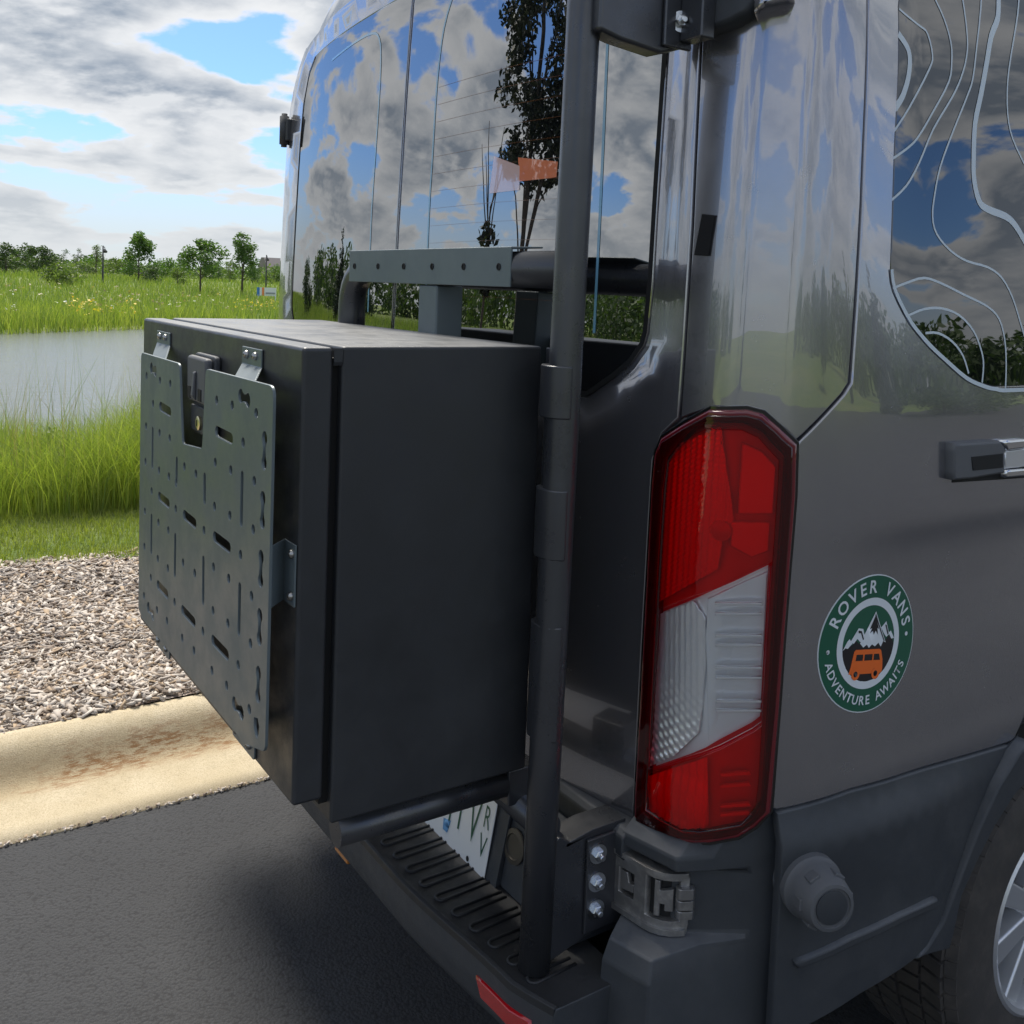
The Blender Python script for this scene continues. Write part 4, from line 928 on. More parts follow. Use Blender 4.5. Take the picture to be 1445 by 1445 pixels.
lower=[(E5*math.cos(t),E5*math.sin(t)) for t in np.linspace(math.pi*1.02,math.pi*1.98,40)]
blk=[lower[-1]]+[(.50,.06),(.42,.10),(.36,.04),(.28,.13),(.22,.06),(.1,.05),(0,.0),(-.1,.04),(-.22,.0),(-.30,.05),(-.36,-.03),(-.44,.02),(-.5,-.06)]+lower[:1]
patch('black_ground',rot(lower+blk[1:-1]),'sticker_black',stk,(),.0014,0,0,.08,mp=mpst)
mt=[[(-.54,-.10),(-.47,.03),(-.43,.07),(-.36,.0),(-.40,-.03),(-.44,-.07),(-.49,-.06)],[(-.41,.02),(-.27,.22),(-.17,.21),(-.10,.06),(-.2,.02),(-.27,.07),(-.33,.0)],
    [(-.20,.0),(.06,.46),(.36,.0),(.30,.02),(.26,-.06),(.2,.0),(.13,-.05),(.06,-.02),(0,-.07),(-.05,-.02),(-.12,-.06)],[(.22,.22),(.32,.31),(.42,.12),(.36,.08),(.31,.12)],[(.40,.14),(.45,.17),(.54,.06),(.48,.05)]]
for q in mt: patch('mountain',rot(q),'sticker_white',stk,(),.0018,0,0,0,mp=mpst)
for q in ([(.06,.40),(-.03,.20),(.02,.22),(-.02,.14),(.04,.18),(.07,.12),(.10,.18),(.16,.12),(.13,.22),(.17,.20)],[(.06,.43),(.33,.02),(.31,.02),(.05,.40)],[(-.27,.19),(-.20,.18),(-.13,.06),(-.15,.05),(-.21,.15),(-.26,.15)],[(.30,.26),(.33,.26),(.40,.13),(.38,.11)]):
    patch('mountain_shade',rot(q),'sticker_black',stk,(),.0022,0,0,0,mp=mpst)
vb=[(-.36,-.44),(-.335,-.34),(-.30,-.12),(-.27,-.09),(.24,-.09),(.28,-.11),(.33,-.24),(.345,-.36),(.34,-.42),(.31,-.44)]
wv=[[(-.24,-.16),(-.10,-.16),(-.10,-.25),(-.25,-.25)],[(-.07,-.16),(.10,-.16),(.10,-.25),(-.07,-.25)],[(.13,-.16),(.24,-.16),(.275,-.25),(.13,-.25)]]
patch('van_print',rot(vb),'sticker_orange',stk,[rot(q) for q in wv],.0018,0,0,.1,mp=mpst)
for cx in (-.22,.20):
    patch('wheel_print',rot(disc(.085,24,cx,-.44)),'sticker_orange',stk,[rot(disc(.042,16,cx,-.44))],.0022,0,0,0,mp=mpst)
    patch('wheel_print',rot(disc(.042,16,cx,-.44)),'sticker_black',stk,(),.0022,0,0,0,mp=mpst)
for a_ in (-172,8): 
    t=R(a_)-.13; patch('dot',disc(.032,16,.825*math.cos(t),.825*math.sin(t)),'sticker_white',stk,(),.0016,0,0,0,mp=mpst)
def letter_mesh(ch,size,bold=.018):
    cu=bpy.data.curves.new('letter','FONT'); cu.body=ch; cu.size=size; cu.align_x='CENTER'; cu.align_y='CENTER'; cu.offset=size*bold; cu.resolution_u=3
    o=bpy.data.objects.new('letter',cu); COL.objects.link(o); bpy.context.view_layer.update()
    me=bpy.data.meshes.new_from_object(o.evaluated_get(bpy.context.evaluated_depsgraph_get())); bpy.data.objects.remove(o); bpy.data.curves.remove(cu)
    return me
def put_letter(ch,size,m,parent,f,name='letter',bold=.018):
    me=letter_mesh(ch,size,bold)
    for v in me.vertices: v.co=Vector(f(v.co.x,v.co.y))
    me.materials.clear(); o=link(name,me,m,parent); fix(o); return o
ADV={'I':.5,'W':1.38,' ':.75,'M':1.2,'O':1.1,'N':1.08,'D':1.05,'E':.86,'S':.86,'T':.9}
def arc_text(txt,r,size,a0,a1,inward):
    wd=[ADV.get(ch,1.) for ch in txt]; acc=[]; x=0.
    for a,b in zip(wd,wd[1:]+[0]): acc.append(x); x+=(a+b)/2
    for i,ch in enumerate(txt):
        if ch==' ': continue
        t=a0+(a1-a0)*acc[i]/acc[-1]
        ca,sa=math.cos(t),math.sin(t)
        def f(x,y):
            if inward: rr=r-y; tx=-x    # bottom text, feet outwards
            else: rr=r+y; tx=x
            # tangent direction (clockwise for the top text)
            ux,uy=sa,-ca
            return mpst(rr*ca+ux*tx,rr*sa+uy*tx,.0018)[0]
        put_letter(ch,size,'sticker_white',stk,f)
arc_text('ROVER VANS',.815,.27,R(158)-.13,R(22)-.13,False)
arc_text('ADVENTURE AWAITS',.83,.185,R(203)-.13,R(337)-.13,True)
# ---- bumper: corner block, step, riser, side cladding
def rows_mesh(name,rows,m,parent,bw=.005,seg=3,ang=24):
    n=len(rows[0]);V=[Vector(q) for r_ in rows for q in r_];F=[]
    for i in range(len(rows)-1):
        for j in range(n-1): F.append((i*n+j,(i+1)*n+j,(i+1)*n+j+1,i*n+j+1))
    o=pydata(name,V,F,m,parent); bevel(o,bw,seg,ang); return o
bumper=rows_mesh('rear_bumper',[
 [(.80,.100,.790),(.905,.110,.790),(.945,.140,.795),(.976,.176,.812),(1.003,.222,.832)],
 [(.815,.027,.748),(.917,.051,.748),(.942,.103,.750),(.9665,.157,.757),(1.008,.245,.800)],
 [(.815,.027,.727),(.917,.051,.727),(.942,.103,.727),(.9665,.157,.730),(1.010,.25,.76)],
 [(.808,.050,.721),(.900,.068,.721),(.926,.114,.721),(.967,.160,.721),(1.010,.25,.73)],
 [(.808,.050,.616),(.900,.068,.616),(.926,.114,.616),(.969,.160,.624),(1.010,.25,.64)],
 [(.850,-.020,.608),(.926,.0,.608),(.940,.086,.610),(.970,.160,.612),(1.012,.25,.63)],
 [(.853,-.036,.580),(.937,-.014,.580),(.954,.083,.582),(.975,.163,.585),(1.014,.25,.60)],
 [(.855,-.050,.36),(.948,-.026,.36),(.965,.080,.36),(.985,.165,.36),(1.016,.25,.36)]],'plastic',van,.007,3)
rows_mesh('bumper_end',[[(.855,-.05,.36),(.855,.1,.36)],[(.853,-.036,.58),(.853,.1,.58)],[(.85,-.02,.608),(.85,.1,.608)]],'plastic',bumper,0.002)
# upper lip under the doors
prism('bumper_lip',[(.022,.742),(.034,.752),(.1,.752),(.1,.70),(.03,.70),(.022,.712)],0,-.82,.822,'plastic',bumper,.004)
# riser with the plate pocket
prism('bumper_riser',[(-.045,.55),(-.015,.705),(.1,.705),(.1,.55)],0,-.85,.772,'plastic',bumper,.003)
prism('bumper_back',[(.058,.54),(.052,.735),(.1,.735),(.1,.54)],0,.772,.86,'plastic',bumper,.003)
# step pad, slightly bowed
def stepy(x): return -.190+.026*smooth(.45,.82,abs(x))+.35*max(0,abs(x)-.80)
xs=list(np.linspace(-.872,.872,44))
step=rows_mesh('step_pad',[[(x,.0,.5495) for x in xs],[(x,max(-.07,min(-.001,stepy(x)+.03)),.5495) for x in xs],[(x,max(-.06,stepy(x))*0+min(stepy(x)+.012,-.002+0*x) if stepy(x)>-.08 else stepy(x)+.012,.5495) for x in xs],[(x,stepy(x)+.004,.553) for x in xs],[(x,stepy(x)-.002,.551) for x in xs],[(x,stepy(x)-.004,.540) for x in xs]],'step_plastic',bumper,.0015,2,30)
skirt=rows_mesh('bumper_skirt',[[(x,stepy(x)-.004,.540) for x in xs],[(x,stepy(x)-.004,.500) for x in xs],[(x,stepy(x)+.006,.46) for x in xs],[(x,stepy(x)+.075,.375) for x in xs],[(x,stepy(x)+.14,.355) for x in xs]],'plastic',bumper,.012,3,8)
prism('skirt_end',[(0,.5485),(-.138,.5485),(-.1425,.538),(-.1425,.50),(-.133,.46),(-.064,.378),(0,.358)],0,.864,.8725,'plastic',skirt,.002)
for k in range(34):
    x=.802-.0505*k
    y0=stepy(x)+.024; y1=-.052
    P_=[]
    for i in range(9):
        t=math.pi*i/8+math.pi; P_.append((x+.013*math.cos(t),y0+.013+.013*math.sin(t)))
    P_=[P_[-1-i] for i in range(9)] 
    # raised loop bead
    loop=[(x-.010,y1)]+[(x+.010*math.cos(t),y0+.010+.010*math.sin(t)) for t in np.linspace(math.pi,2*math.pi,9)]+[(x+.006,y1)]
    tube('step_rib',[(a,b,.5500) for a,b in loop],.0030,'step_plastic',step,6)
def skm(u,v,off): return (u,stepy(u)-.004-off,v),(0,-1,0)
rfl=patch('reflector',[(.708,.515),(.836,.515),(.836,.486),(.724,.486)],'reflector_red',skirt,(),.005,.008,.003,.02,mp=skm)
# seam in the step and the amber marker hanging below at the far end
box('tow_eye_cover',(-.02,-.10,.33),(.05,-.08,.36),'amber',bumper,.004)
# ---- side cladding and wheel arch
clB=[(1.0042,0.7576),(1.0121,0.7701),(1.0256,0.7944),(1.0386,0.8268)]
cladTop=[(1.0433,0.8275),(1.1846,0.8385),(1.3609,0.8337),(1.5058,0.8243),(1.6381,0.8159)]
archO=[(1.6539,0.8275),(1.6173,0.8121),(1.5582,0.7674),(1.5047,0.7032),(1.4569,0.6264),(1.4174,0.5617),(1.377,0.5307),(1.3498,0.5124)]
def cladoff(s,z): return .026*smooth(.84,.775,z) if False else .026*(1-smooth(.775,.838,z))*(1-.75*smooth(1.30,1.62,s))
cladB=[(1.0088,0.4338),(1.095,0.486),(1.2072,0.5084),(1.3356,0.5199)]
clad=[(1.043,.36)]+cladB[1:]+archO[::-1][1:]+cladTop[::-1]+[(1.043,.826)]
cd=patch('lower_cladding',clad,'plastic',van,(),0,.02,.003,.022,offfn=cladoff)
WC=(1.06,.352)  # wheel centre y,z
yc=None
archI=[(1.6625,0.7541),(1.6172,0.7388),(1.5546,0.6932),(1.5063,0.6417),(1.4677,0.5925),(1.4511,0.5254),(1.4415,0.5028),(1.3913,0.5128),(1.3668,0.5189)]
lipP=archO+[(1.43,.36),(1.50,.34)] if False else archO[:-1]+[(1.3433,0.5197),(1.3791,0.5146)]+archI[::-1][1:]
patch('arch_lip',lipP,'rubber' if False else 'plastic',van,(),.026,.03,.005,.02)
arch_rest=[(1.6428+.06,.83),(1.78,.93),(1.97,.985),(2.2,.985),(2.4,.93),(2.55,.8),(2.62,.6),(2.66,.36),(2.58,.36),(2.54,.58),(2.46,.76),(2.34,.87),(2.18,.915),(1.99,.915),(1.82,.86),(1.72,.78)]
patch('arch_lip',arch_rest,'plastic',van,(),.026,.03,.005,.04)
patch('lower_cladding',[(2.64,.36),(4.4,.36),(4.4,.80),(2.62,.80)],'plastic',van,(),.012,.02,.004,.08)
st_=[(1.0687,0.6044),(1.1697,0.6205),(1.2814,0.6246),(1.3801,0.621),(1.3841,0.6047),(1.283,0.6095),(1.171,0.6049),(1.0739,0.5931)]
patch('trim_strip',st_,'plastic',cd,(),.036,.012,.004,.02)
lathe('bumper_stop',[(.050,-.02),(.050,.014),(.047,.018),(.046,.026),(.039,.060),(.036,.066),(.031,.067),(.030,.064),(.027,.064)],onsurf(1.090,.722,.024),Vector(surf(1.11,.7)[1])+Vector((0,-.12,.02)),'rubber',cd,n=36)
kn=Vector(surf(1.11,.7)[1])+Vector((0,-.12,.02)); kn.normalize(); ku,kw,_=frame_at(kn)
for a_ in range(0,360,60):
    d=ku*math.cos(R(a_))+kw*math.sin(R(a_)); c_=onsurf(1.090,.722,.024)+kn*.042+d*.0415; t_=kn.cross(d)
    mm=Matrix((( t_.x,kn.x,d.x,c_.x),(t_.y,kn.y,d.y,c_.y),(t_.z,kn.z,d.z,c_.z),(0,0,0,1)))
    box('stop_notch',(-.009,-.009,-.003),(.009,.009,.0035),'rubber',cd,.0015,2,mm)
lathe('stop_face',[(.0265,.0),(.026,.003),(.020,.0045),(.001,.005)],onsurf(1.090,.722,.024)+kn*.0625,kn,'plastic',cd,n=24)
# door catch set into the bumper corner
def mpc(u,v,off):
    # local frame of the recess: u along the corner, v up
    a=Vector((.798,.042,0)); b=Vector((.884,.054,0)); c_=Vector((.912,.112,0))
    L1=(b-a).length
    if u<L1-.02: q=a+(b-a).normalized()*u; n=Vector((b.y-a.y,-(b.x-a.x),0)).normalized()
    elif u>L1+.02: q=b+(c_-b).normalized()*(u-L1); n=Vector((c_.y-b.y,-(c_.x-b.x),0)).normalized()
    else:
        t=(u-L1+.02)/.04; d0=(b-a).normalized();d1=(c_-b).normalized(); p0=b-d0*.02;p1=b+d1*.02
        q=p0*(1-t)**2+b*2*t*(1-t)+p1*t*t; d=(d0*(1-t)+d1*t).normalized(); n=Vector((d.y,-d.x,0))
    return (q.x+n.x*off,q.y+n.y*off,.614+v*.106+0*off),(n.x,n.y,0)
ct=patch('door_catch',[(0,.02),(.125,.02),(.128,.16),(.128,.88),(.122,.98),(0,.98),(-.002,.9),(-.002,.1)],'catch_metal',van,[[(.012,.72),(.042,.72),(.042,.32),(.012,.32)],[(.068,.84),(.112,.84),(.112,.22),(.068,.22)]],.016,.016,.002,.012,mp=mpc); ct['label']='metal door catch with cut-out slots'
patch('catch_backing',[(0,.1),(.125,.1),(.125,.9),(0,.9)],'dark_cavity',ct,(),.004,0,0,.02,mp=mpc)
patch('catch_tongue',[(.006,.66),(.026,.66),(.030,.52),(.040,.52),(.040,.40),(.006,.36)],'catch_metal',ct,(),.013,.008,.0015,.01,mp=mpc)
patch('catch_tongue',[(.078,.80),(.086,.80),(.086,.66),(.104,.70),(.104,.36),(.092,.36),(.092,.46),(.086,.46),(.086,.26),(.078,.26)],'catch_metal',ct,(),.013,.008,.0015,.01,mp=mpc)
for v0,v1 in ((.60,.76),(.44,.58),(.30,.42)): patch('catch_roller',[(.106,v0),(.134,v0),(.134,v1),(.106,v1)],'catch_metal',ct,(),.026,.014,.005,.01,mp=mpc)
patch('catch_rail',[(0,.90),(.124,.90),(.124,.98),(0,.98)],'catch_metal',ct,(),.021,.006,.002,.012,mp=mpc)
patch('catch_rail',[(.0,.02),(.122,.02),(.122,.11),(.0,.11)],'catch_metal',ct,(),.021,.006,.002,.012,mp=mpc)
# ---- number plate
def plm(u,v,off):
    o=Vector((.542,-.056,.537)); ux=Vector((1,0,0)); vy=Vector((0,.026,.148)).normalized(); n=ux.cross(vy)
    q=o+ux*(u-.305)+vy*v+n*(off+.004); return (q.x,q.y,q.z),tuple(n)
npl=patch('number_plate',rounded([(0,0),(.305,0),(.305,.152),(0,.152)],.010),'white_plate',van,(),.001,.0015,.0006,.03,mp=plm); npl['label']='white number plate with green letters, mostly hidden by the box'
ribbon('plate_border',[(.006,.006),(.15,.006),(.299,.006)],.0015,'plate_green',npl,.0016,mp=plm,sub=2)
def plate_letter(ch,cx,cy,size,sx=1.): put_letter(ch,size,'plate_green',npl,lambda x,y:plm(cx+x*sx,cy+y,.0018)[0],'plate_letter',-.004)
plate_letter('V',.246,.088,.118,.5); plate_letter('M',.182,.088,.118,.52); plate_letter('2',.115,.090,.120,.66); plate_letter('7',.055,.090,.120,.66)
plate_letter('R',.284,.112,.058,.62); plate_letter('V',.284,.060,.058,.72)
patch('plate_mark',[(.150,.030),(.166,.030),(.172,.056),(.146,.050)],'plate_blue',npl,(),.0017,0,0,0,mp=plm)
patch('plate_hole',disc(.005,12,.246,.020),'dark_cavity',npl,(),.0018,0,0,0,mp=plm)
prism('plate_pocket',[(-.060,.528),(-.0485,.528),(-.020,.70),(-.024,.70)],0,.20,.575,'plastic',van,.001)
lathe('riser_plug',[(.030,0),(.030,.003),(.022,.004),(.021,.001),(.001,.0012)],(.598,-.032,.632),(0,-1,.18),'plug',van,n=26)
# ---- wheel
def wheel(y,x,sgn):
    w=link('wheel',None,None,van) if False else None
    T=lathe('wheel',[(.205,-.115),(.225,-.122),(.30,-.126),(.335,-.118),(.350,-.095),(.3535,-.04),(.3535,.04),(.350,.095),(.335,.118),(.30,.126),(.225,.122),(.205,.115)],(x,y,.3535),(sgn,0,0),'tyre',van,n=72,caps=False)
    T.data.set_sharp_from_angle(angle=R(60))
    V=[];F=[]
    for k in range(64):
        a0=2*math.pi*k/64
        for (xa,xb,sk) in ((-.10,-.058,.02),(-.050,-.005,-.015),(.005,.050,.015),(.058,.098,-.02),(.100,.118,.0)):
            r1=.3595 if abs(xb)<.1 else .350; r0=.345 if abs(xb)<.1 else .336; o=len(V)
            for r_ in (r0,r1):
                for (aa,xx) in ((a0-.038,xa),(a0+.038,xa),(a0+.038+sk,xb),(a0-.038+sk,xb)):
                    rr=r_ if not(abs(xx)>.11) else r_-.012
                    V.append((x+sgn*xx,y+rr*math.sin(aa),.3535+rr*math.cos(aa)))
            F+=[(o+4,o+5,o+6,o+7),(o,o+1,o+5,o+4),(o+1,o+2,o+6,o+5),(o+2,o+3,o+7,o+6),(o+3,o,o+4,o+7)]
    pydata('tread',V,F,'tyre',T)
    lathe('rim',[(.204,-.10),(.206,.10),(.212,.118),(.206,.122),(.196,.118),(.190,.100),(.186,.0),(.180,-.10)],(x,y,.3535),(sgn,0,0),'alloy',T,n=64,caps=False)
    lathe('brake_disc',[(.15,-.02),(.15,.0),(.06,.002)],(x,y,.3535),(sgn,0,0),'steel',T,n=40)
    lathe('hub_cap',[(.062,.02),(.060,.078),(.046,.088),(.01,.092)],(x,y,.3535),(sgn,0,0),'alloy',T,n=30)
    for k in range(8):
        a=2*math.pi*(k+.35)/8
        mm=Matrix.Translation((x,y,.3535))@Matrix.Rotation(a,4,'X')
        prism('spoke',[(-.020,.05),(.020,.05),(.028,.194),(-.028,.194)],0,sgn*.055 if sgn<0 else .055,sgn*.055+sgn*.045,'alloy',T,.006,2,mm)
    return T
wheel(1.078,.862,1); wheel(1.078,-.862,-1); wheel(4.6,.862,1); wheel(4.6,-.862,-1)
box('wheel_well',(.55,.60,.5),(.95,1.52,.93),'dark_cavity',van,0)
box('underbody',(-.85,.05,.34),(.85,5.2,.44),'dark_cavity',van,0)
# ---- hinges near the top
hgp=[(0.8576,2.0182),(0.9063,2.0252),(0.931,2.0352),(0.9365,2.0509),(0.9375,2.0926),(0.8445,2.1125),(0.8511,2.0192)]
patch('door_hinge',hgp,'black_gloss' if False else 'plastic',van,(),.034,.036,.008,.015)
bc=[(0.9342,2.0307),(0.9514,2.0363),(0.9823,2.042),(0.9778,2.0838),(0.9328,2.0858)]
patch('hinge_cover',bc,'paint',van,(),.055,.06,.010,.015)
# left hinge at the far corner of the van
hx=tube('door_hinge',[(-.968,.100,2.035),(-.968,.100,2.12)],.014,'plastic',van,16)
tube('hinge_pin',[(-.968,.100,2.027),(-.968,.100,2.128)],.009,'plastic',hx,12)
box('hinge_leaf',(-.962,.098,2.045),(-.938,.112,2.11),'plastic',hx,.003)
# ================================================================ swing-out carrier frame
rack=tag(empty('box_carrier',(.784,-.105,.55)),'black tubular swing-out frame standing on the rear step and holding the cargo box','carrier frame')
pole=tube('pole',[(.781,-.114,.551),(.782,-.110,.9),(.784,-.103,1.5),(.786,-.098,2.0),(.787,-.096,2.32)],.0254,'tube',rack,28)
def pz(px_): return px_
for z0,z1 in [(0.823,0.9261),(0.8107,1.1072)],[(0.8036,1.21),(0.7963,1.3181)],[(0.7889,1.4261),(0.7834,1.5069)]:
    a,b=z0[1],z1[1]; x=.7835
    U=[(.742,-.076)]+[(x+.0285*math.cos(t),-.104+.0285*math.sin(t)) for t in np.linspace(R(100),R(-60),9)][0:0]+[(x-.030,-.076),(x-.030,-.138),(x-.012,-.1355),(x+.010,-.128),(x+.020,-.118),(x+.014,-.112),(x-.002,-.126),(x-.024,-.131),(x-.024,-.076)]
    prism('hinge_sleeve',[(.748,-.080),(.7485,-.124),(.763,-.1335),(.784,-.1340),(.8005,-.1265),(.8098,-.1135),(.8100,-.108),(.80,-.10),(.78,-.09),(.76,-.08)],2,a,b,'tube',rack,.003)
box('hinge_bar',(.727,-.100,.86),(.757,-.082,1.53),'tube',rack,.002)
# upper beam: folded channel over a round tube
tb=[(-.035,-.085,1.30),(-.035,-.085,1.652),(.76,-.085,1.652)]
tube('upper_tube',bend(tb,.10,8),.030,'tube',rack,24)
beam=prism('upper_beam',[(-.116,1.622),(-.116,1.688),(-.052,1.691),(-.052,1.688),(-.112,1.684),(-.112,1.622)],0,.014,.642,'powder_grey',rack,.0022)
for k,xh in enumerate((.042,.155,.268,.381,.494,.607)):
    lathe('beam_hole',[(.0062,0),(.0062,.0012),(.0045,.0014),(.0045,.0002)],(xh,-.1161,1.655),(0,-1,0),'dark_cavity',beam,n=14)
box('upright',(.323,-.112,.86),(.394,-.055,1.621),'powder_grey',rack,.004)
# lower arm under the box
tube('lower_arm',[(.680,-.415,.808),(.680,-.12,.808)],.0225,'tube',rack,22)
tube('lower_arm',[(-.03,-.085,.80),(.765,-.085,.76)],.0245,'tube',rack,22)
tube('lower_arm',[(-.03,-.42,.808),(-.03,-.085,.808)],.0225,'tube',rack,22)
box('arm_gusset',(.63,-.12,.775),(.70,-.06,.836),'tube',rack,.003)
# mounting plates to the van
g=prism('mount_plate',[(-.100,.755),(-.085,.762),(-.062,.748),(-.02,.752),(.035,.752),(.05,.735),(.05,.60),(.03,.585),(-.03,.578),(-.10,.56)],0,.788,.796,'tube',rack,.0015)
prism('mount_flange',[(-.072,.748),(-.02,.757),(.05,.757),(.05,.750),(-.02,.749),(-.072,.741)],0,.745,.796,'tube',rack,.0012)
box('mount_plate',(.797,-.033,.588),(.803,.052,.745),'tube',rack,.002)
for zb in (.719,.672,.626): bolt('bolt',(.803,-.013,zb),(1,-.12,0),.0085,'zinc',rack)
box('mount_plate',(.797,.053,.57),(.830,.058,.70),'tube',rack,.002)
ug=prism('mount_plate',[(-.100,2.00),(-.06,1.992),(.02,1.985),(.068,2.0),(.068,2.30),(-.1,2.30)],0,.790,.830,'tube',rack,.006)
box('clamp_plate',(.8305,.018,1.995),(.838,.074,2.30),'tube',rack,.003)
bolt('bolt',(.838,.048,2.035),(1,-.35,0),.0085,'zinc',rack)
box('clamp_plate',(.838,.048,2.005),(.885,.076,2.30),'tube',rack,.003)
# ================================================================ cargo box
bx=tag(empty('cargo_box',(.283,-.30,.847)),'black steel cargo box with a slotted accessory panel on its lid','cargo box')
XL,XR,ZT,ZB=-.157,.723,1.5304,.888
box('box_body',(XL,-.4425,.847),(XR,-.104,ZT+.001),'powder',bx,.005,3)
box('box_lip',(XL+.012,-.4555,.875),(XR-.014,-.4425,ZT-.016),'gap',bx,0)
lid=box('lid',(XL,-.5,ZB),(XR,-.4552,ZT),'powder',bx,.006,3)
prism('seal',[(.7225,1.527),(.7225,1.505),(.7245,1.51),(.7245,1.529)],1,-.4552,-.4425,'powder',bx,0)
PYY=-.535
H=.004
plate_out=[(-0.025,1.4684),(0.2482,1.469),(0.2732,1.3329),(0.3889,1.3424),(0.4009,1.4738),(0.709,1.4771),(0.7062,0.9685),(0.6214,0.9454),(0.0071,0.9462),(-0.0225,0.9574)]
def ppm(u,v,off): return (u,PYY-off,v),(0,-1,0)
rr=[.014,.014,.010,.010,.012,.018,.014,.004,.01,.01]
R0=.0072
rounds=[(0.0209,1.4263),(0.1205,1.4273),(0.1911,1.4283),(0.0727,1.3785),(0.0216,1.3291),(0.1225,1.3303),(0.1927,1.3306),(0.0209,1.2595),(0.123,1.2605),(0.1913,1.2611),(0.0707,1.2116),(0.2886,1.296),(0.357,1.2955),(0.4613,1.4299),(0.537,1.4309),(0.6422,1.4325),(0.5893,1.3829),(0.4597,1.3319),(0.536,1.3331),(0.6399,1.3356),(0.2378,1.2579),(0.2388,1.2121),(0.0208,1.1624),(0.1227,1.1625),(0.1921,1.1636),(0.0209,1.0928),(0.1224,1.094),(0.1929,1.0941),(0.0728,1.0447),(0.0224,0.9955),(0.1219,0.9962),(0.1921,0.9971),(0.2897,1.1291),(0.3594,1.1292),(0.24,1.0458),(0.4597,1.2624),(0.5354,1.264),(0.6399,1.2662),(0.4069,1.2122),(0.4602,1.1653),(0.5358,1.1675),(0.5874,1.2167),(0.6383,1.1695),(0.4618,1.0961),(0.5356,1.0983),(0.4102,1.0468),(0.2915,0.9976),(0.3622,0.9986),(0.4616,0.9992),(0.5355,1.0015),(0.6382,1.1005),(0.5868,1.0512),(0.6387,1.004)]
hslots=[(0.1214,1.3803),(0.196,1.3772),(0.4601,1.3819),(0.5394,1.3801),(0.1224,1.2126),(0.194,1.211),(0.2878,1.2133),(0.3604,1.2117),(0.4585,1.2149),(0.5387,1.2145),(0.1209,1.0457),(0.194,1.0448),(0.2868,1.0468),(0.3646,1.0457),(0.4594,1.0492),(0.5395,1.0487)]
vslots=[(0.0727,1.332),(0.0733,1.257),(0.2409,1.3031),(0.2405,1.2582),(0.4054,1.3038),(0.4074,1.2569),(0.588,1.3387),(0.5882,1.261),(0.0723,1.166),(0.0736,1.0924),(0.2385,1.1662),(0.2389,1.0921),(0.4065,1.1679),(0.4089,1.0915),(0.5871,1.1729),(0.587,1.0976)]
keysV=[(0.6786,1.402),(0.6776,1.3674),(0.6762,1.3184),(0.676,1.285),(0.6746,1.2353),(0.6736,1.2015),(0.6739,1.1521),(0.6736,1.1189),(0.6735,1.0694),(0.6723,1.0364),(-0.0168,1.3941),(-0.0142,1.3593),(-0.017,1.311),(-0.017,1.2757),(-0.0154,1.2266),(-0.0145,1.1916),(-0.0165,1.1438),(-0.0157,1.1115),(-0.0158,1.0605),(-0.0158,1.0257)]
keysH=[(0.0571,1.4445),(0.0846,1.4408),(0.5749,1.4493),(0.6059,1.4461),(0.0578,0.9825),(0.091,0.977),(0.5731,0.9876),(0.6043,0.9854)]
def capsule(a,b,r,k=5):
    a=Vector(a);b=Vector(b);d=(b-a); L=d.length; d.normalize(); n=Vector((-d.y,d.x)); out=[]
    b2=b-d*r*.6; a2=a+d*r*.6
    for c_,s0 in ((b2,-90),(a2,90)):
        for i in range(k+1):
            t=R(s0+180*i/k); q=c_+d*(r*math.cos(t))+n*(r*math.sin(t)); out.append((q.x,q.y))
    return out
def dumbbell(a,b,r,neck):
    a=Vector(a);b=Vector(b);d=(b-a).normalized(); n=Vector((-d.y,d.x)); out=[]
    for c_,s0 in ((b,-140),(a,40)):
        for i in range(9):
            t=R(s0+280*i/8); q=c_+d*(r*math.cos(t))+n*(r*math.sin(t)); out.append((q.x,q.y))
        m_=(a+b)/2+n*(neck if s0<0 else -neck); out.append((m_.x,m_.y))
    return out
holes=[disc(R0,10,u,v) for u,v in rounds]
holes+=[capsule(hslots[i],hslots[i+1],0.0082) for i in range(0,len(hslots),2)]
holes+=[capsule(vslots[i],vslots[i+1],.0058) for i in range(0,len(vslots),2)]
xr=plate_out[5][0]; xl=plate_out[0][0]
for i in range(0,len(keysV),2):
    (u0,v0),(u1,v1)=keysV[i],keysV[i+1]; u=(u0+u1)/2
    holes.append(dumbbell((u,v0),(u,v1),.0098,.0048))
for i in range(0,len(keysH),2): holes.append(dumbbell(keysH[i],keysH[i+1],.0105,.005))
dm=[(0.6692,0.99)][0]
holes.append([(dm[0]-.010,dm[1]+.010),(dm[0]-.010,dm[1]-.004),(dm[0]-.003,dm[1]-.013),(dm[0]+.003,dm[1]-.016),(dm[0]+.010,dm[1]-.005),(dm[0]+.011,dm[1]+.005),(dm[0]+.004,dm[1]+.014)])
po=rounded(plate_out,rr,5)
holes=[h for h in holes if all(poly_in(x,y,inset(po if area(po)>0 else po[::-1],.003)) for x,y in h)]
ap=patch('accessory_panel',po,'powder_grey',bx,[h if area(h)>0 else h[::-1] for h in holes],0,.004,.0008,.02,mp=ppm); ap['label']='grey-green perforated accessory panel bolted to the lid'
YF=-.5
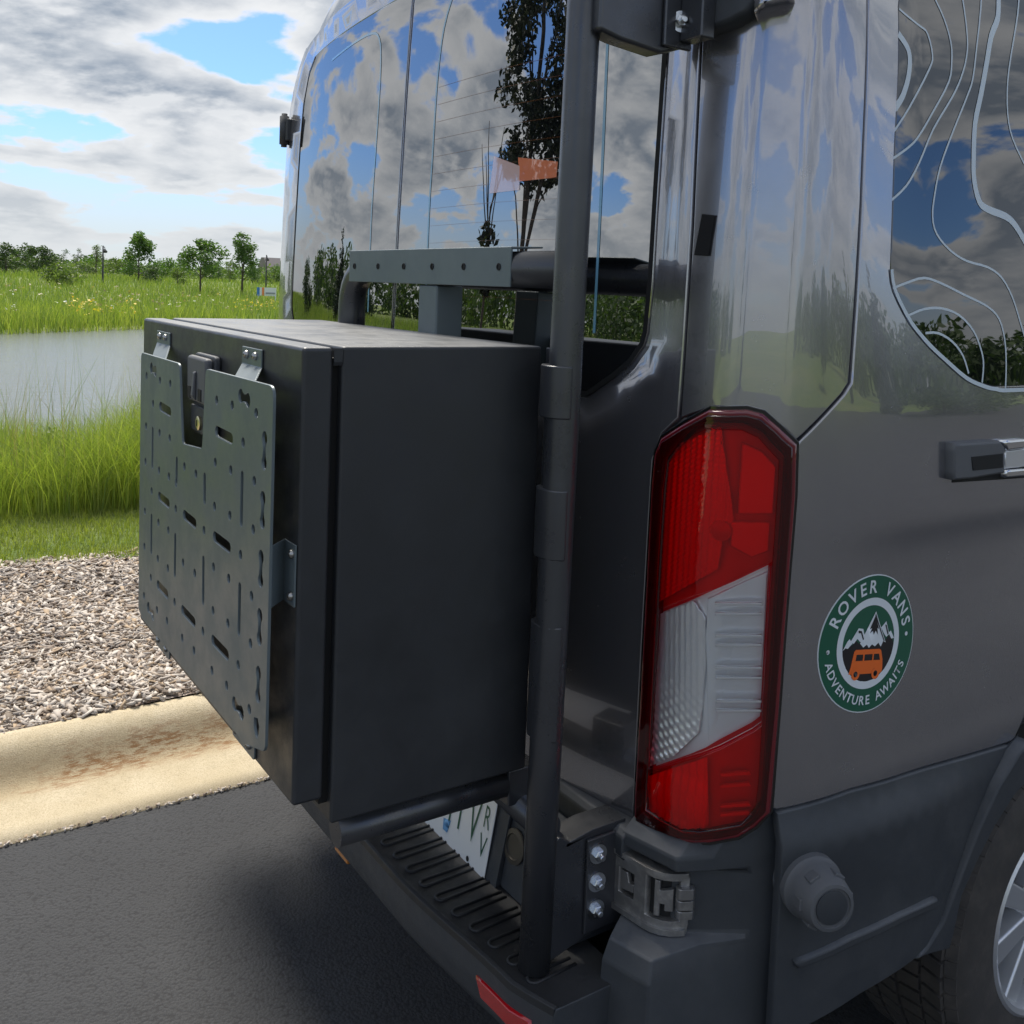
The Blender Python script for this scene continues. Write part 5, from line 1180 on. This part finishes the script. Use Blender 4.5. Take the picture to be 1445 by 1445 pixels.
def zbracket(xa,xb,zp,zl,ztop,xo):
    """folded strap from the panel edge up to the lid"""
    v=[(xa,PYY+.0005,zp),(xb,PYY+.0005,zp),(xa+xo,YF-.0035,zl),(xb+xo,YF-.0035,zl),(xa+xo,YF-.0035,ztop),(xb+xo,YF-.0035,ztop)]
    v2=[(a,b+.003,c_) for a,b,c_ in v]; V=v+v2
    o=pydata('bracket',V,[(0,1,3,2),(2,3,5,4),(6,8,9,7),(8,10,11,9),(0,2,8,6),(2,4,10,8),(1,7,9,3),(3,9,11,5),(4,5,11,10)],'powder_grey',ap); bevel(o,.0022,2,20)
    for k in (.28,.72):
        x=xa+xo+(xb-xa)*k; button('screw',(x,YF-.0036,(ztop+zl)/2+.002),(0,-1,0),.0064,'steel',o)
    return o
b1=[(0.5361,1.4741),(0.6121,1.4732),(0.0526,1.4674),(0.1352,1.4673)]
t1=[(0.4824,1.5159),(0.5808,1.5174),(0.5794,1.4892),(0.4806,1.4882),(-0.0327,1.5113),(0.0823,1.511),(0.0835,1.487),(-0.026,1.4864)]
zbracket(b1[0][0],b1[1][0]+.012,b1[0][1]-.004,t1[2][1],t1[0][1],t1[0][0]-b1[0][0])
zbracket(b1[2][0],b1[3][0]+.012,b1[2][1]-.004,t1[6][1],t1[4][1],t1[4][0]-b1[2][0])
# side bracket
sb=[(0.7196,1.2584),(0.7196,1.1714),(0.6773,1.2502)]
zA,zB_=sb[1][1],sb[0][1]
V=[]
for y,x in ((PYY+.0005,xr-.012),(PYY+.0005,xr-.001),(YF-.0035,sb[2][0]),(YF-.0035,sb[0][0])):
    V+=[(x,y,zA),(x,y,zB_)]
V+=[(a,b+.003,c_) for a,b,c_ in V]
sbr=pydata('bracket',V,[(0,2,3,1),(2,4,5,3),(4,6,7,5),(8,9,11,10),(10,11,13,12),(12,13,15,14),(0,8,10,2),(2,10,12,4),(4,12,14,6),(1,3,11,9),(3,5,13,11),(5,7,15,13),(6,14,15,7)],'powder_grey',ap); bevel(sbr,.0022,2,20)
for z in (zA+.014,zB_-.014): button('screw',(sb[0][0]-.010,YF-.0036,z),(0,-1,0),.0065,'steel',sbr)
# lower brackets
lb=[(0.012,0.8994),(0.0698,0.8994),(0.4923,0.9069),(0.5527,0.9087)]
for i in (0,2):
    (xa,za),(xb,zb)=lb[i],lb[i+1]; zc=(za+zb)/2
    o=prism('bracket',rounded([(xa-.022,zc-.016),(xb+.022,zc-.016),(xb+.022,zc+.03),(xa-.022,zc+.03)],.008),1,YF-.0036,YF-.0005,'powder_grey',ap,.001)
    prism('bracket_fold',[(YF-.0036,zc+.03),(PYY+.001,zc+.045),(PYY+.004,zc+.045),(YF-.0005,zc+.03)],0,xa-.02,xb+.02,'powder_grey',o,.001)
    for x in (xa,xb): button('screw',(x,YF-.0036,zc),(0,-1,0),.0065,'steel',o)
# paddle latch between the two uprights of the panel
lt=[(0.2536,1.4902),(0.3912,1.4943),(0.3928,1.4663),(0.258,1.3502),(0.3216,1.3555)]
lx0=lt[0][0]+.003; lx1=lt[1][0]-.018; lz1=lt[0][1]; lz0=lt[3][1]
latch=prism('latch',rounded([(lx0,lz0),(lx1,lz0),(lx1,lz1),(lx0,lz1)],.012),1,YF-.012,YF-.0005,'plastic',bx,.004)
wL=lx1-lx0; hL=lz1-lz0
prism('latch_paddle',rounded([(lx0+.006,lz0+hL*.42),(lx1-.006,lz0+hL*.42),(lx1-.004,lz1-.004),(lx0+.004,lz1-.004)],.010),1,YF-.026,YF-.012,'rubber',latch,.006,3)
for sx in (.18,.70): box('latch_slot',(lx0+wL*sx-.006,YF-.0275,lz0+hL*.45),(lx0+wL*sx+.012,YF-.020,lz0+hL*.60),'dark_cavity',latch,.001)
prism('latch_rib',[(YF-.026,lz0+hL*.44),(YF-.033,lz0+hL*.5),(YF-.030,lz0+hL*.78),(YF-.026,lz0+hL*.80)],0,lx0+wL*.5-.006,lx0+wL*.5+.006,'rubber',latch,.002)
box('latch_base',(lx0+.004,YF-.018,lz0+.006),(lx1-.004,YF-.012,lz0+hL*.36),'plastic',latch,.003)
kl=lathe('key_lock',[(.012,0),(.012,.004),(.010,.005),(.001,.0052)],(lx0+wL*.52,YF-.018,lz0+hL*.17),(0,-1,0),'brass',latch,n=22)
box('key_slot',(lx0+wL*.52-.001,YF-.0240,lz0+hL*.17-.005),(lx0+wL*.52+.001,YF-.0232,lz0+hL*.17+.005),'dark_cavity',kl,0)
